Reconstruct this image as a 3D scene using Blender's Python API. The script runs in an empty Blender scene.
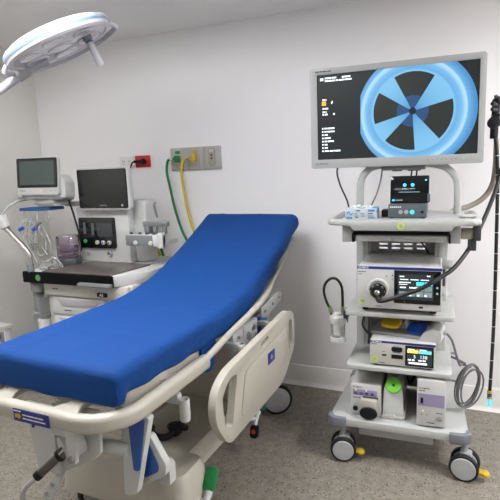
import bpy, bmesh, math, random
from mathutils import Matrix, Vector, noise
random.seed(7)
R = math.radians
scene = bpy.context.scene
COL = scene.collection

# ------------------------------------------------------------------ materials
def lin(c):
    out = []
    for v in c:
        v = v / 255.0
        out.append(v / 12.92 if v <= 0.04045 else ((v + 0.055) / 1.055) ** 2.4)
    return out + [1.0]

MATS = {}
def mat(name, rgb, rough=0.5, metal=0.0, var=0.04, scale=14.0, bump=0.0, bscale=60.0, emit=0.0, trans=0.0, alpha=1.0, coat=0.0, spec=0.5):
    if name in MATS: return MATS[name]
    m = bpy.data.materials.new(name); m.use_nodes = True
    nt = m.node_tree; b = nt.nodes['Principled BSDF']
    c = lin(rgb)
    tc = nt.nodes.new('ShaderNodeTexCoord')
    nz = nt.nodes.new('ShaderNodeTexNoise'); nz.inputs['Scale'].default_value = scale; nz.inputs['Detail'].default_value = 3
    nt.links.new(tc.outputs['Object'], nz.inputs['Vector'])
    mx = nt.nodes.new('ShaderNodeMix'); mx.data_type = 'RGBA'
    mx.inputs[6].default_value = [min(1, v * (1 - var)) for v in c[:3]] + [1]
    mx.inputs[7].default_value = [min(1, v * (1 + var)) for v in c[:3]] + [1]
    nt.links.new(nz.outputs['Fac'], mx.inputs[0]); nt.links.new(mx.outputs[2], b.inputs['Base Color'])
    b.inputs['Roughness'].default_value = rough; b.inputs['Metallic'].default_value = metal
    b.inputs['Transmission Weight'].default_value = trans; b.inputs['Alpha'].default_value = alpha
    b.inputs['Coat Weight'].default_value = coat; b.inputs['Specular IOR Level'].default_value = spec
    if emit:
        b.inputs['Emission Color'].default_value = c; b.inputs['Emission Strength'].default_value = emit
    if bump:
        n2 = nt.nodes.new('ShaderNodeTexNoise'); n2.inputs['Scale'].default_value = bscale; n2.inputs['Detail'].default_value = 4
        nt.links.new(tc.outputs['Object'], n2.inputs['Vector'])
        bp = nt.nodes.new('ShaderNodeBump'); bp.inputs['Strength'].default_value = bump; bp.inputs['Distance'].default_value = 0.01
        nt.links.new(n2.outputs['Fac'], bp.inputs['Height']); nt.links.new(bp.outputs['Normal'], b.inputs['Normal'])
    MATS[name] = m
    return m

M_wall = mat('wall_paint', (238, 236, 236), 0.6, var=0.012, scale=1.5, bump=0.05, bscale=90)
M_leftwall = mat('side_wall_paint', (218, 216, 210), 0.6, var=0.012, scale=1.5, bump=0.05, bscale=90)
M_ceil = mat('ceiling_paint', (230, 228, 225), 0.8, var=0.015, scale=1.0)
M_base = mat('baseboard_vinyl', (226, 224, 220), 0.4, var=0.01)
M_white = mat('white_enamel', (190, 190, 188), 0.35, var=0.015)
M_white2 = mat('offwhite_plastic', (187, 184, 177), 0.4, var=0.02)
M_cream = mat('cream_bed_plastic', (175, 170, 157), 0.38, var=0.02, coat=0.2)
M_grey = mat('light_grey_plastic', (160, 161, 160), 0.42, var=0.02)
M_cartgrey = mat('cart_grey_paint', (173, 174, 171), 0.4, var=0.015)
M_mid = mat('mid_grey_plastic', (117, 119, 121), 0.45, var=0.02)
M_bump = mat('bumper_rubber', (112, 115, 122), 0.55, var=0.03)
M_dark = mat('dark_grey_plastic', (58, 60, 63), 0.45, var=0.04)
M_black = mat('black_plastic', (20, 21, 23), 0.45, var=0.05, spec=0.25)
M_rubber = mat('black_rubber', (30, 31, 34), 0.65, var=0.08, spec=0.3)
M_cable = mat('cable_jacket', (24, 24, 26), 0.38, var=0.05)
M_gcable = mat('grey_cable_jacket', (104, 106, 108), 0.5, var=0.03)
M_chrome = mat('chrome', (205, 205, 208), 0.15, 1.0, var=0.02)
M_steel = mat('brushed_steel', (176, 174, 170), 0.38, 1.0, var=0.05, scale=40)
M_alu = mat('aluminium_plate', (176, 173, 168), 0.45, 0.7, var=0.05, scale=30)
M_glass = mat('dark_screen_glass', (14, 15, 18), 0.07, var=0.02)
M_yellow = mat('yellow_plastic', (201, 169, 16), 0.4)
M_green = mat('green_plastic', (20, 120, 62), 0.4)
M_greenhose = mat('green_hose', (19, 113, 63), 0.4)
M_yellowhose = mat('yellow_hose', (206, 183, 31), 0.4)
M_lime = mat('lime_ring_sticker', (186, 222, 40), 0.5)
M_limecap = mat('lime_green_cap', (94, 177, 33), 0.4)
M_navy = mat('navy_band', (30, 35, 120), 0.4)
M_navyl = mat('navy_sticker', (34, 40, 130), 0.4)
M_blue = mat('blue_panel_plastic', (38, 85, 164), 0.45)
M_bluep = mat('blue_pedal_plastic', (20, 80, 190), 0.4)
M_bluec = mat('blue_connector_plastic', (30, 70, 190), 0.35)
M_lilac = mat('lilac_panel', (144, 134, 165), 0.45)
M_red = mat('red_plastic', (192, 33, 35), 0.4)
M_slate = mat('slate_metal', (84, 92, 96), 0.4, 0.1)
M_beige = mat('beige_rubber', (160, 153, 139), 0.5)
M_worktop = mat('dark_steel_worktop', (112, 104, 100), 0.35, 0.5, var=0.05)
M_text = mat('white_lettering', (235, 238, 240), 0.5)
M_dtext = mat('dark_lettering', (50, 52, 56), 0.5)
M_tread = mat('white_wheel_disc', (163, 165, 165), 0.4)
M_card = mat('white_carton', (180, 187, 195), 0.6)
M_cardblue = mat('carton_blue_print', (70, 128, 180), 0.6)
M_tissue = mat('tissue_white', (202, 202, 201), 0.8, bump=0.3)
M_clear = mat('clear_plastic', (244, 246, 246), 0.12, trans=0.9)
M_violet = mat('violet_tinted_acrylic', (206, 190, 208), 0.08, trans=0.95)
M_tube = mat('translucent_tube', (208, 212, 210), 0.2, trans=0.45)
M_bottle = mat('milky_bottle_plastic', (217, 219, 214), 0.35, trans=0.15)
M_cyan = mat('cyan_glow', (60, 190, 235), 0.4, emit=1.2)
M_gled = mat('green_indicator', (60, 190, 90), 0.4, emit=0.5)
M_uiw = mat('display_white', (215, 225, 225), 0.4, emit=0.9)
M_uig = mat('display_grey', (120, 135, 138), 0.4, emit=0.5)
M_uidark = mat('display_dark', (40, 50, 54), 0.3, emit=0.3)
M_uiy = mat('display_yellow', (225, 205, 80), 0.4, emit=0.9)
M_uit = mat('display_teal', (90, 200, 205), 0.4, emit=0.9)
M_uio = mat('display_orange', (235, 150, 50), 0.4, emit=0.9)
M_uired = mat('display_red', (225, 70, 60), 0.4, emit=0.8)
M_lampwhite = mat('lamp_white_shell', (176, 176, 180), 0.3, var=0.01)
M_lampface = mat('lamp_underside', (206, 202, 206), 0.22, var=0.02, coat=0.4)
M_lampblue = mat('lamp_blue_band', (112, 146, 180), 0.35)
M_lampdim = mat('lamp_lens', (214, 210, 212), 0.12, var=0.02, coat=0.6)
M_diff = mat('light_diffuser', (252, 253, 255), 0.5, emit=1.0)

def fabric():
    m = mat('blue_sheet', (11, 60, 123), 0.75, var=0.05, scale=3.0)
    nt = m.node_tree; b = nt.nodes['Principled BSDF']
    b.inputs['Specular IOR Level'].default_value = 0.2
    tc = nt.nodes.new('ShaderNodeTexCoord')
    mp = nt.nodes.new('ShaderNodeMapping'); mp.inputs['Scale'].default_value = (2.2, 14, 14)
    nz = nt.nodes.new('ShaderNodeTexNoise'); nz.inputs['Scale'].default_value = 1.6; nz.inputs['Detail'].default_value = 5
    bp = nt.nodes.new('ShaderNodeBump'); bp.inputs['Strength'].default_value = 0.35; bp.inputs['Distance'].default_value = 0.012
    nt.links.new(tc.outputs['Object'], mp.inputs['Vector']); nt.links.new(mp.outputs[0], nz.inputs['Vector'])
    nt.links.new(nz.outputs['Fac'], bp.inputs['Height']); nt.links.new(bp.outputs['Normal'], b.inputs['Normal'])
    return m
M_sheet = fabric()
M_bed = mat('bed_grey_paint', (192, 194, 190), 0.42, var=0.02)
M_dchrome = mat('dark_chrome', (104, 100, 96), 0.28, 1.0, var=0.03)

def terrazzo():
    m = bpy.data.materials.new('terrazzo_vinyl'); m.use_nodes = True
    nt = m.node_tree; b = nt.nodes['Principled BSDF']; L = nt.links.new
    tc = nt.nodes.new('ShaderNodeTexCoord')
    nz = nt.nodes.new('ShaderNodeTexNoise'); nz.inputs['Scale'].default_value = 26; nz.inputs['Detail'].default_value = 6
    L(tc.outputs['Object'], nz.inputs['Vector'])
    base = nt.nodes.new('ShaderNodeValToRGB')
    base.color_ramp.elements[0].position = 0.3; base.color_ramp.elements[0].color = lin((118, 111, 101))
    base.color_ramp.elements[1].position = 0.7; base.color_ramp.elements[1].color = lin((140, 133, 122))
    L(nz.outputs['Fac'], base.inputs[0])
    prev = base.outputs[0]
    for sc, th, keep, colr in ((75, 0.30, 0.68, (81, 74, 66)), (46, 0.20, 0.70, (50, 46, 42)), (60, 0.26, 0.76, (157, 151, 141)), (130, 0.36, 0.6, (99, 89, 80))):
        v = nt.nodes.new('ShaderNodeTexVoronoi'); v.inputs['Scale'].default_value = sc
        L(tc.outputs['Object'], v.inputs['Vector'])
        lt = nt.nodes.new('ShaderNodeMath'); lt.operation = 'LESS_THAN'; lt.inputs[1].default_value = th
        L(v.outputs['Distance'], lt.inputs[0])
        sx = nt.nodes.new('ShaderNodeSeparateColor'); L(v.outputs['Color'], sx.inputs[0])
        gt = nt.nodes.new('ShaderNodeMath'); gt.operation = 'GREATER_THAN'; gt.inputs[1].default_value = keep
        L(sx.outputs[0], gt.inputs[0])
        mu = nt.nodes.new('ShaderNodeMath'); mu.operation = 'MULTIPLY'; L(lt.outputs[0], mu.inputs[0]); L(gt.outputs[0], mu.inputs[1])
        mx = nt.nodes.new('ShaderNodeMix'); mx.data_type = 'RGBA'
        L(mu.outputs[0], mx.inputs[0]); L(prev, mx.inputs[6]); mx.inputs[7].default_value = lin(colr)
        prev = mx.outputs[2]
    L(prev, b.inputs['Base Color']); b.inputs['Roughness'].default_value = 0.42
    return m
M_floor = terrazzo()

def endoscopic_image(cx, cz):
    """The picture the monitor shows: a pale blue round field cut by an octagonal mask, four dark sectors, dark surround."""
    m = bpy.data.materials.new('endoscopic_image'); m.use_nodes = True
    nt = m.node_tree; b = nt.nodes['Principled BSDF']; L = nt.links.new
    def val(x):
        return x
    def ma(op, a, bb=None, c=None):
        n = nt.nodes.new('ShaderNodeMath'); n.operation = op
        for i, v in enumerate((a, bb, c)):
            if v is None: continue
            if isinstance(v, (int, float)): n.inputs[i].default_value = v
            else: L(v, n.inputs[i])
        return n.outputs[0]
    tc = nt.nodes.new('ShaderNodeTexCoord'); sp = nt.nodes.new('ShaderNodeSeparateXYZ'); L(tc.outputs['Object'], sp.inputs[0])
    dx = ma('SUBTRACT', sp.outputs[0], cx); dz = ma('SUBTRACT', sp.outputs[2], cz)
    r = ma('SQRT', ma('ADD', ma('MULTIPLY', dx, dx), ma('MULTIPLY', dz, dz)))
    # octagonal mask on the left, round limb on the right
    ax = ma('ABSOLUTE', dx); az = ma('ABSOLUTE', dz)
    octa = ma('LESS_THAN', ma('ADD', ax, ma('MULTIPLY', az, 0.8)), 0.325)
    left = ma('MULTIPLY', ma('LESS_THAN', ax, 0.236), octa)
    limb = ma('LESS_THAN', ma('SQRT', ma('ADD', ma('MULTIPLY', ma('ADD', dx, -0.012), ma('ADD', dx, -0.012)), ma('MULTIPLY', dz, dz))), 0.262)
    field = ma('MULTIPLY', limb, ma('MAXIMUM', left, ma('GREATER_THAN', dx, 0.0)))
    ramp = nt.nodes.new('ShaderNodeValToRGB'); e = ramp.color_ramp.elements
    for p, c in ((0.0, (70, 140, 205)), (0.22, (108, 180, 226)), (0.5, (126, 196, 238)), (0.69, (134, 200, 242)), (0.72, (104, 176, 230)), (0.80, (122, 192, 240)), (0.84, (168, 220, 248)), (0.88, (186, 228, 250)), (0.90, (112, 182, 232)), (1.0, (78, 150, 210))):
        if p == 0.0: el = e[0]; el.position = 0.0
        elif p == 1.0: el = e[len(e) - 1]; el.position = 1.0
        else: el = e.new(p)
        el.color = lin(c)
    e[0].position = 0.0
    L(ma('DIVIDE', r, 0.262), ramp.inputs[0])
    sect = None
    for ca, hw in ((88, 30), (-17, 31), (-110, 24), (172, 24)):
        dot = ma('ADD', ma('MULTIPLY', dx, math.cos(R(ca))), ma('MULTIPLY', dz, math.sin(R(ca))))
        s = ma('GREATER_THAN', ma('SUBTRACT', dot, ma('MULTIPLY', r, math.cos(R(hw)))), 0.0)
        sect = s if sect is None else ma('MAXIMUM', sect, s)
    sect = ma('MULTIPLY', sect, ma('LESS_THAN', r, 0.175))
    inner = ma('LESS_THAN', r, 0.07)
    hole = ma('LESS_THAN', r, 0.016)
    def mix(f, a, bb):
        n = nt.nodes.new('ShaderNodeMix'); n.data_type = 'RGBA'; L(f, n.inputs[0])
        for i, v in ((6, a), (7, bb)):
            if isinstance(v, list): n.inputs[i].default_value = v
            else: L(v, n.inputs[i])
        return n.outputs[2]
    sc = mix(inner, lin((38, 44, 40)), lin((40, 78, 128)))
    c = mix(sect, ramp.outputs[0], sc)
    c = mix(hole, c, lin((22, 30, 40)))
    c = mix(field, lin((22, 30, 31)), c)
    b.inputs['Base Color'].default_value = (0.01, 0.01, 0.012, 1); b.inputs['Roughness'].default_value = 0.25
    L(c, b.inputs['Emission Color']); b.inputs['Emission Strength'].default_value = 0.9
    MATS['endoscopic_image'] = m
    return m

# ------------------------------------------------------------------ mesh builder
class MB:
    def __init__(self): self.bm = bmesh.new(); self.mi = 0
    def _fin(self, verts, M=None):
        if M is not None: bmesh.ops.transform(self.bm, matrix=M, verts=verts)
        return verts
    def _faces(self, fs):
        for f in fs: f.material_index = self.mi
    def box(self, a, b, bev=0.0, seg=2, M=None):
        bm = self.bm
        n0 = set(bm.verts)
        r = bmesh.ops.create_cube(bm, size=1.0)['verts']
        c = [(a[i] + b[i]) / 2 for i in range(3)]; s = [abs(b[i] - a[i]) for i in range(3)]
        for v in r: v.co = Vector((c[i] + v.co[i] * s[i] for i in range(3)))
        if bev > 0:
            bev = min(bev, min(s) * 0.49)
            es = list({e for v in r for e in v.link_edges})
            bmesh.ops.bevel(bm, geom=es, offset=bev, segments=seg, profile=0.5, affect='EDGES', clamp_overlap=True)
        new = [v for v in bm.verts if v not in n0]
        self._faces({f for v in new for f in v.link_faces})
        return self._fin(new, M)
    def ring_loft(self, rings, cap=True, closed=False):
        bm = self.bm; vr = [[bm.verts.new(p) for p in ring] for ring in rings]
        n = len(rings[0]); fs = []
        pairs = list(zip(vr, vr[1:])) + ([(vr[-1], vr[0])] if closed else [])
        for A, B in pairs:
            for i in range(n):
                j = (i + 1) % n
                try: fs.append(bm.faces.new((A[i], A[j], B[j], B[i])))
                except ValueError: pass
        if cap and not closed:
            fs.append(bm.faces.new(list(reversed(vr[0])))); fs.append(bm.faces.new(vr[-1]))
        self._faces(fs)
        return [v for r in vr for v in r]
    def tube(self, pts, r, seg=10, closed=False, sm=0, cap=True):
        pts = [Vector(p) for p in pts]
        if sm: pts = catmull(pts, sm, closed)
        n = len(pts); rr = r if isinstance(r, (list, tuple)) else None
        t0 = (pts[1] - pts[0]).normalized()
        up = Vector((0, 0, 1)) if abs(t0.z) < 0.9 else Vector((1, 0, 0))
        nrm = (up - t0 * up.dot(t0)).normalized()
        rings = []
        for i, p in enumerate(pts):
            if closed: t = (pts[(i + 1) % n] - pts[i - 1]).normalized()
            else: t = (pts[min(i + 1, n - 1)] - pts[max(i - 1, 0)]).normalized()
            nrm = (nrm - t * nrm.dot(t)).normalized(); bn = t.cross(nrm)
            q = (rr[0] + (rr[1] - rr[0]) * i / (n - 1)) if rr else r
            rings.append([p + (nrm * math.cos(2 * math.pi * k / seg) + bn * math.sin(2 * math.pi * k / seg)) * q for k in range(seg)])
        return self.ring_loft(rings, cap, closed)
    def cyl(self, p0, p1, r0, r1=None, seg=24):
        r1 = r0 if r1 is None else r1
        return self.tube([p0, p1], [r0, r1], seg)
    def lathe(self, prof, o, axis=(0, 0, 1), seg=32, cap=True):
        """prof: list of (radius, height along axis)"""
        q = Vector((0, 0, 1)).rotation_difference(Vector(axis).normalized()).to_matrix()
        o = Vector(o)
        rings = [[o + q @ Vector((max(r, 1e-4) * math.cos(2 * math.pi * k / seg), max(r, 1e-4) * math.sin(2 * math.pi * k / seg), h)) for k in range(seg)] for r, h in prof]
        return self.ring_loft(rings, cap)
    def prism(self, poly, d0, d1, plane='xz', holes=(), bev=0.0, M=None):
        """outline (u,v) with holes, extruded along the remaining axis from d0 to d1"""
        bm = self.bm; n0 = set(bm.verts)
        def P(u, v, d):
            return {'xz': (u, d, v), 'xy': (u, v, d), 'yz': (d, u, v)}[plane]
        loops = [list(poly)] + [list(h) for h in holes]
        edges = []
        for lp in loops:
            vs = [bm.verts.new(P(u, v, d0)) for u, v in lp]
            edges += [bm.edges.new((vs[i], vs[(i + 1) % len(vs)])) for i in range(len(vs))]
        g = bmesh.ops.triangle_fill(bm, use_beauty=True, use_dissolve=False, edges=edges)['geom']
        fs = [f for f in g if isinstance(f, bmesh.types.BMFace)]
        ex = bmesh.ops.extrude_face_region(bm, geom=fs)['geom']
        nv = [v for v in ex if isinstance(v, bmesh.types.BMVert)]
        off = Vector(P(0, 0, d1)) - Vector(P(0, 0, d0))
        bmesh.ops.translate(bm, vec=off, verts=nv)
        new = [v for v in bm.verts if v not in n0]
        allf = list({f for v in new for f in v.link_faces})
        bmesh.ops.recalc_face_normals(bm, faces=allf)
        if bev > 0:
            es = [e for e in {e for v in new for e in v.link_edges} if len(e.link_faces) == 2 and e.calc_face_angle(0) > R(40)]
            bmesh.ops.bevel(bm, geom=es, offset=bev, segments=2, profile=0.5, affect='EDGES', clamp_overlap=True)
            new = [v for v in bm.verts if v not in n0]
        self._faces({f for v in new for f in v.link_faces})
        return self._fin(new, M)
    def ball(self, c, r, sc=(1, 1, 1), seg=16, M=None):
        n0 = set(self.bm.verts)
        v = bmesh.ops.create_uvsphere(self.bm, u_segments=seg, v_segments=max(6, seg // 2), radius=r)['verts']
        for x in v: x.co = Vector((x.co[i] * sc[i] + c[i] for i in range(3)))
        self._faces({f for x in v for f in x.link_faces})
        return self._fin(v, M)
    def sweep(self, path, sec, closed=False, up=(0, 0, 1), sm=0):
        """sec: list of (side, up) offsets swept along path"""
        pts = [Vector(p) for p in path]
        if sm: pts = catmull(pts, sm, closed)
        up = Vector(up); n = len(pts); rings = []
        for i, p in enumerate(pts):
            if closed: t = (pts[(i + 1) % n] - pts[i - 1]).normalized()
            else: t = (pts[min(i + 1, n - 1)] - pts[max(i - 1, 0)]).normalized()
            s = t.cross(up).normalized(); u = s.cross(t).normalized()
            rings.append([p + s * a + u * b for a, b in sec])
        return self.ring_loft(rings, True, closed)

def catmull(pts, k, closed=False):
    out = []; n = len(pts)
    rng = range(n) if closed else range(n - 1)
    for i in rng:
        if closed: p0, p1, p2, p3 = pts[i - 1], pts[i], pts[(i + 1) % n], pts[(i + 2) % n]
        else: p0, p1, p2, p3 = pts[max(i - 1, 0)], pts[i], pts[i + 1], pts[min(i + 2, n - 1)]
        for j in range(k):
            t = j / k
            out.append(0.5 * ((2 * p1) + (p2 - p0) * t + (2 * p0 - 5 * p1 + 4 * p2 - p3) * t * t + (3 * p1 - p0 - 3 * p2 + p3) * t ** 3))
    if not closed: out.append(pts[-1])
    return out

def rrect(w, h, r, cx=0, cy=0, n=5):
    """rounded rectangle outline, w x h about (cx, cy)"""
    out = []
    for sx, sy, a0 in ((1, 1, 0), (-1, 1, 90), (-1, -1, 180), (1, -1, 270)):
        for k in range(n + 1):
            a = R(a0 + 90 * k / n)
            out.append((cx + sx * (w / 2 - r) + r * math.cos(a), cy + sy * (h / 2 - r) + r * math.sin(a)))
    return out
def rpoly(pts, r, n=5):
    """polygon with its corners rounded by r (or one radius per corner)"""
    out = []; m = len(pts)
    for i in range(m):
        p0, p1, p2 = Vector(pts[i - 1]), Vector(pts[i]), Vector(pts[(i + 1) % m])
        rr = r[i] if isinstance(r, (list, tuple)) else r
        a = p1 + (p0 - p1).normalized() * rr; b = p1 + (p2 - p1).normalized() * rr
        for k in range(n + 1):
            t = k / n
            q = a * (1 - t) ** 2 + p1 * 2 * t * (1 - t) + b * t * t
            out.append((q.x, q.y))
    return out

# ------------------------------------------------------------------ objects and frames
I4 = Matrix.Identity(4)
CART = Matrix.Translation((-0.2441, 2.1934, 0)) @ Matrix.Rotation(R(1.8), 4, 'Z')
GUR = Matrix.Translation((-1.253, 1.12, 0)) @ Matrix.Rotation(R(-2.0), 4, 'Z')
AT = {}
def props(o, label=None, cat=None, group=None, kind=None):
    if label: o['label'] = label
    if cat: o['category'] = cat
    if group: o['group'] = group
    if kind: o['kind'] = kind
def thing(name, label, cat, at=(0, 0, 0), frame=I4, group=None, kind=None):
    o = bpy.data.objects.new(name, None); COL.objects.link(o); o.empty_display_size = 0.05
    o.matrix_world = frame @ Matrix.Translation(at); AT[o.name] = Vector(at)
    props(o, label, cat, group, kind)
    return o
def finish(name, mb, m, at):
    bm = mb.bm
    bmesh.ops.translate(bm, vec=-Vector(at), verts=bm.verts)
    bmesh.ops.recalc_face_normals(bm, faces=bm.faces)
    for f in bm.faces: f.smooth = True
    me = bpy.data.meshes.new(name); bm.to_mesh(me); bm.free()
    for x in (m if isinstance(m, (list, tuple)) else [m]): me.materials.append(x)
    me.set_sharp_from_angle(angle=R(38))
    o = bpy.data.objects.new(name, me); COL.objects.link(o)
    return o
def part(name, mb, m, parent, label=None):
    at = AT[parent.name]
    o = finish(name, mb, m, at); o.parent = parent; AT[o.name] = at
    if label: o['label'] = label
    return o
def each(name, mb, m, parent, label=None):
    """every loose piece of mb becomes a part of its own"""
    bm = mb.bm; seen = set(); groups = []
    for v in bm.verts:
        if v in seen: continue
        st_ = [v]; seen.add(v); isl = []
        while st_:
            q = st_.pop(); isl.append(q)
            for e in q.link_edges:
                o = e.other_vert(q)
                if o not in seen: seen.add(o); st_.append(o)
        groups.append(isl)
    out = []
    for isl in groups:
        nb = MB(); vm = {v: nb.bm.verts.new(v.co) for v in isl}
        for f in {f for v in isl for f in v.link_faces}:
            nf = nb.bm.faces.new([vm[v] for v in f.verts]); nf.material_index = f.material_index
        out.append(part(name, nb, m, parent, label))
    bm.free()
    return out
def solo(name, mb, m, label, cat, at=(0, 0, 0), frame=I4, group=None, kind=None):
    o = finish(name, mb, m, at); o.matrix_world = frame @ Matrix.Translation(at); AT[o.name] = Vector(at)
    props(o, label, cat, group, kind)
    return o
def struct(name, mb, m):
    o = finish(name, mb, m, (0, 0, 0)); o['kind'] = 'structure'
    o['label'] = name.replace('_', ' '); return o
def add_text(mb, s, size, loc, rx=90, rz=0, align='LEFT', ex=0.0004, M=None, bold=0.0):
    """lettering standing upright, facing -y, lower left (or middle) at loc"""
    cu = bpy.data.curves.new('lettering', 'FONT'); cu.body = s; cu.size = size; cu.extrude = ex; cu.align_x = align; cu.offset = bold
    cu.resolution_u = 3
    ob = bpy.data.objects.new('lettering_source', cu); COL.objects.link(ob)
    dg = bpy.context.evaluated_depsgraph_get(); me = bpy.data.meshes.new_from_object(ob.evaluated_get(dg))
    T = Matrix.Translation(loc) @ Matrix.Rotation(R(rz), 4, 'Z') @ Matrix.Rotation(R(rx), 4, 'X')
    if M is not None: T = M @ T
    me.transform(T)
    n0 = len(mb.bm.faces)
    mb.bm.from_mesh(me); mb.bm.faces.ensure_lookup_table()
    for f in mb.bm.faces[n0:]: f.material_index = mb.mi
    bpy.data.objects.remove(ob); bpy.data.curves.remove(cu); bpy.data.meshes.remove(me)

def quick(name, m, parent, *boxes, bev=0.0, label=None):
    for a, b in boxes:
        mb = MB(); mb.box(a, b, bev); o = part(name, mb, m, parent, label)
    return o

# ------------------------------------------------------------------ setting
XL, XR, YB, YF, ZC = -3.0, 2.1, 3.0, -3.2, 2.335
mb = MB(); mb.box((XL - .1, YF - .1, -.1), (XR + .1, YB + .1, 0)); struct('floor', mb, M_floor)
mb = MB(); mb.box((XL - .1, YF - .1, ZC), (XR + .1, YB + .1, ZC + .1)); struct('ceiling', mb, M_ceil)
mb = MB(); mb.box((XL - .1, YB, 0), (XR + .1, YB + .1, ZC)); struct('wall_back', mb, M_wall)
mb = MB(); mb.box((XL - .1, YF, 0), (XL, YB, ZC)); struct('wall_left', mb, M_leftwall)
mb = MB(); mb.box((XR, YF, 0), (XR + .1, YB, ZC)); struct('wall_right', mb, M_wall)
mb = MB(); mb.box((XL - .1, YF - .1, 0), (XR + .1, YF, ZC)); struct('wall_front', mb, M_wall)
bbp = [(0, 0), (.035, 0), (.018, .012), (.012, .03), (.012, .125), (.006, .133), (0, .133)]
mb = MB(); mb.prism([(YB - a, z) for a, z in bbp], XL, XR, 'yz'); struct('baseboard_back', mb, M_base)
mb = MB(); mb.prism([(XL + a, z) for a, z in bbp], YF, YB - .036, 'xz'); struct('baseboard_left', mb, M_base)

def ceiling_light(x, y, w, d, label, strength):
    t = thing('ceiling_light', label, 'ceiling light', (x, y, ZC), group='ceiling light panels')
    mb = MB()
    mb.prism([(x - w / 2 - .03, y - d / 2 - .03), (x + w / 2 + .03, y - d / 2 - .03), (x + w / 2 + .03, y + d / 2 + .03), (x - w / 2 - .03, y + d / 2 + .03)], ZC - .02, ZC, 'xy',
             holes=[[(x - w / 2, y - d / 2), (x + w / 2, y - d / 2), (x + w / 2, y + d / 2), (x - w / 2, y + d / 2)]])
    part('frame', mb, M_white, t)
    m = M_diff.copy(); m.node_tree.nodes['Principled BSDF'].inputs['Emission Strength'].default_value = strength
    mb = MB(); mb.box((x - w / 2, y - d / 2, ZC - .014), (x + w / 2, y + d / 2, ZC - .004))
    part('diffuser', mb, m, t)
ceiling_light(-1.5, 1.32, 1.2, 0.6, 'white ceiling light panel above the stretcher', 21)
ceiling_light(-2.45, 1, 0.5, 0.6, 'white ceiling light panel nearest the left wall', 9)
ceiling_light(1.3, 1.7, 0.6, 1.2, 'white ceiling light panel above the floor right of the cart', 30)
ceiling_light(-0.9, -0.9, 1.2, 0.6, 'added white fill light panel on the ceiling behind the photographer', 5)  # unseen panel added to brighten the dim foreground

# ------------------------------------------------------------------ wheels
def caster(parent, x, y, r, rz, thick=.026, twin=True, pedal=None, top=None, disc=M_tread, body=M_grey):
    """swivel caster as a part with sub-parts: tyre, disc, fork, brake pedal; axle along local y turned by rz"""
    T = Matrix.Translation((x, y, 0)) @ Matrix.Rotation(R(rz), 4, 'Z')
    mb = MB()
    g = .020 if twin else 0
    top = top or 2 * r + .03
    vs = mb.cyl((0, 0, r * 1.2), (0, 0, top), .014); 
    vs += mb.box((-.02, -g - .003, r * .7), (.03, g + .003, r * 2.05), .008)
    bmesh.ops.transform(mb.bm, matrix=T, verts=mb.bm.verts)
    c = part('caster', mb, body, parent)
    for s in ((-1, 1) if twin else (0,)):
        y0 = s * (g + thick / 2)
        mb = MB(); a, b = y0 - thick / 2, y0 + thick / 2
        mb.lathe([(r * .8, 0), (r * .95, 0), (r, thick * .25), (r, thick * .75), (r * .95, thick), (r * .8, thick)], (0, a, r), (0, 1, 0), 40)
        bmesh.ops.transform(mb.bm, matrix=T, verts=mb.bm.verts)
        part('tyre', mb, M_rubber, c)
        mb = MB()
        mb.lathe([(r * .3, -.004), (r * .78, -.003), (r * .82, 0), (r * .82, thick), (r * .78, thick + .003), (r * .3, thick + .004)], (0, a, r), (0, 1, 0), 40)
        bmesh.ops.transform(mb.bm, matrix=T, verts=mb.bm.verts)
        part('wheel_disc', mb, disc, c)
    if pedal:
        mb = MB()
        mb.box((r * .55, -.018, r * .55), (r * 1.32, .018, r * .8), .008, M=None)
        mb.ball((r * 1.35, 0, r * .62), .02, (1, 1.1, .75))
        bmesh.ops.transform(mb.bm, matrix=T, verts=mb.bm.verts)
        part('brake_pedal', mb, pedal, c)
    return c

def ring_sticker(parent, x, y, z, r, inner=M_grey):
    mb = MB(); mb.lathe([(r * .6, 0), (r, 0), (r, .0012), (r * .6, .0012), (r * .6, 0)], (x, y, z), (0, -1, 0), 28, False)
    mb.mi = 1; mb.lathe([(r * .59, 0), (r * .59, .0008)], (x, y, z), (0, -1, 0), 20)
    return part('ring_sticker', mb, [M_lime, inner], parent, 'lime green ring sticker with a grey centre')

def bars(mb, x, z, y, spec, h):
    """rows of tiny marks standing for unreadably small print: spec = list of widths with gaps"""
    for w in spec:
        if w > 0: mb.box((x, y - .0006, z), (x + w, y, z + h))
        x += abs(w) + h * .5

# ------------------------------------------------------------------ endoscopy cart
cart = thing('equipment_cart', 'tall light grey wheeled equipment cart with shelves, standing at the back wall', 'cart', (0, .3, 0), CART)
mb = MB()
mb.prism(rpoly([(-.315, .03), (.315, .03), (.285, .62), (-.285, .62)], .03), .190, .226, 'xy', bev=.006)
base = part('base', mb, M_cartgrey, cart)
mb = MB(); mb.box((-.175, .05, .145), (.165, .5, .190), .006); part('base_tray', mb, M_grey, cart)
for sx, sy in ((-1, 0), (1, 0), (-1, 1), (1, 1)):
    mb = MB()
    if sy == 0: pl = [(sx * .232, .022), (sx * .295, .02), (sx * .323, .045), (sx * .323, .085), (sx * .302, .085), (sx * .300, .06), (sx * .285, .048), (sx * .232, .046)]
    else: pl = [(sx * .2, .628), (sx * .265, .63), (sx * .295, .605), (sx * .298, .54), (sx * .28, .54), (sx * .27, .595), (sx * .255, .608), (sx * .2, .606)]
    if sx < 0: pl = pl[::-1]
    mb.prism(pl, .182, .230, 'xy', bev=.004)
    part('corner_bumper', mb, M_bump, cart, 'dark grey rubber corner bumper')
caster(cart, -.252, .068, .062, 8, pedal=M_yellow, top=.185)
caster(cart, .300, .075, .064, -8, pedal=M_yellow, top=.185)
caster(cart, -.25, .56, .062, 60, pedal=M_yellow, top=.185)
caster(cart, .25, .56, .062, 115, pedal=M_yellow, top=.185)
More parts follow.
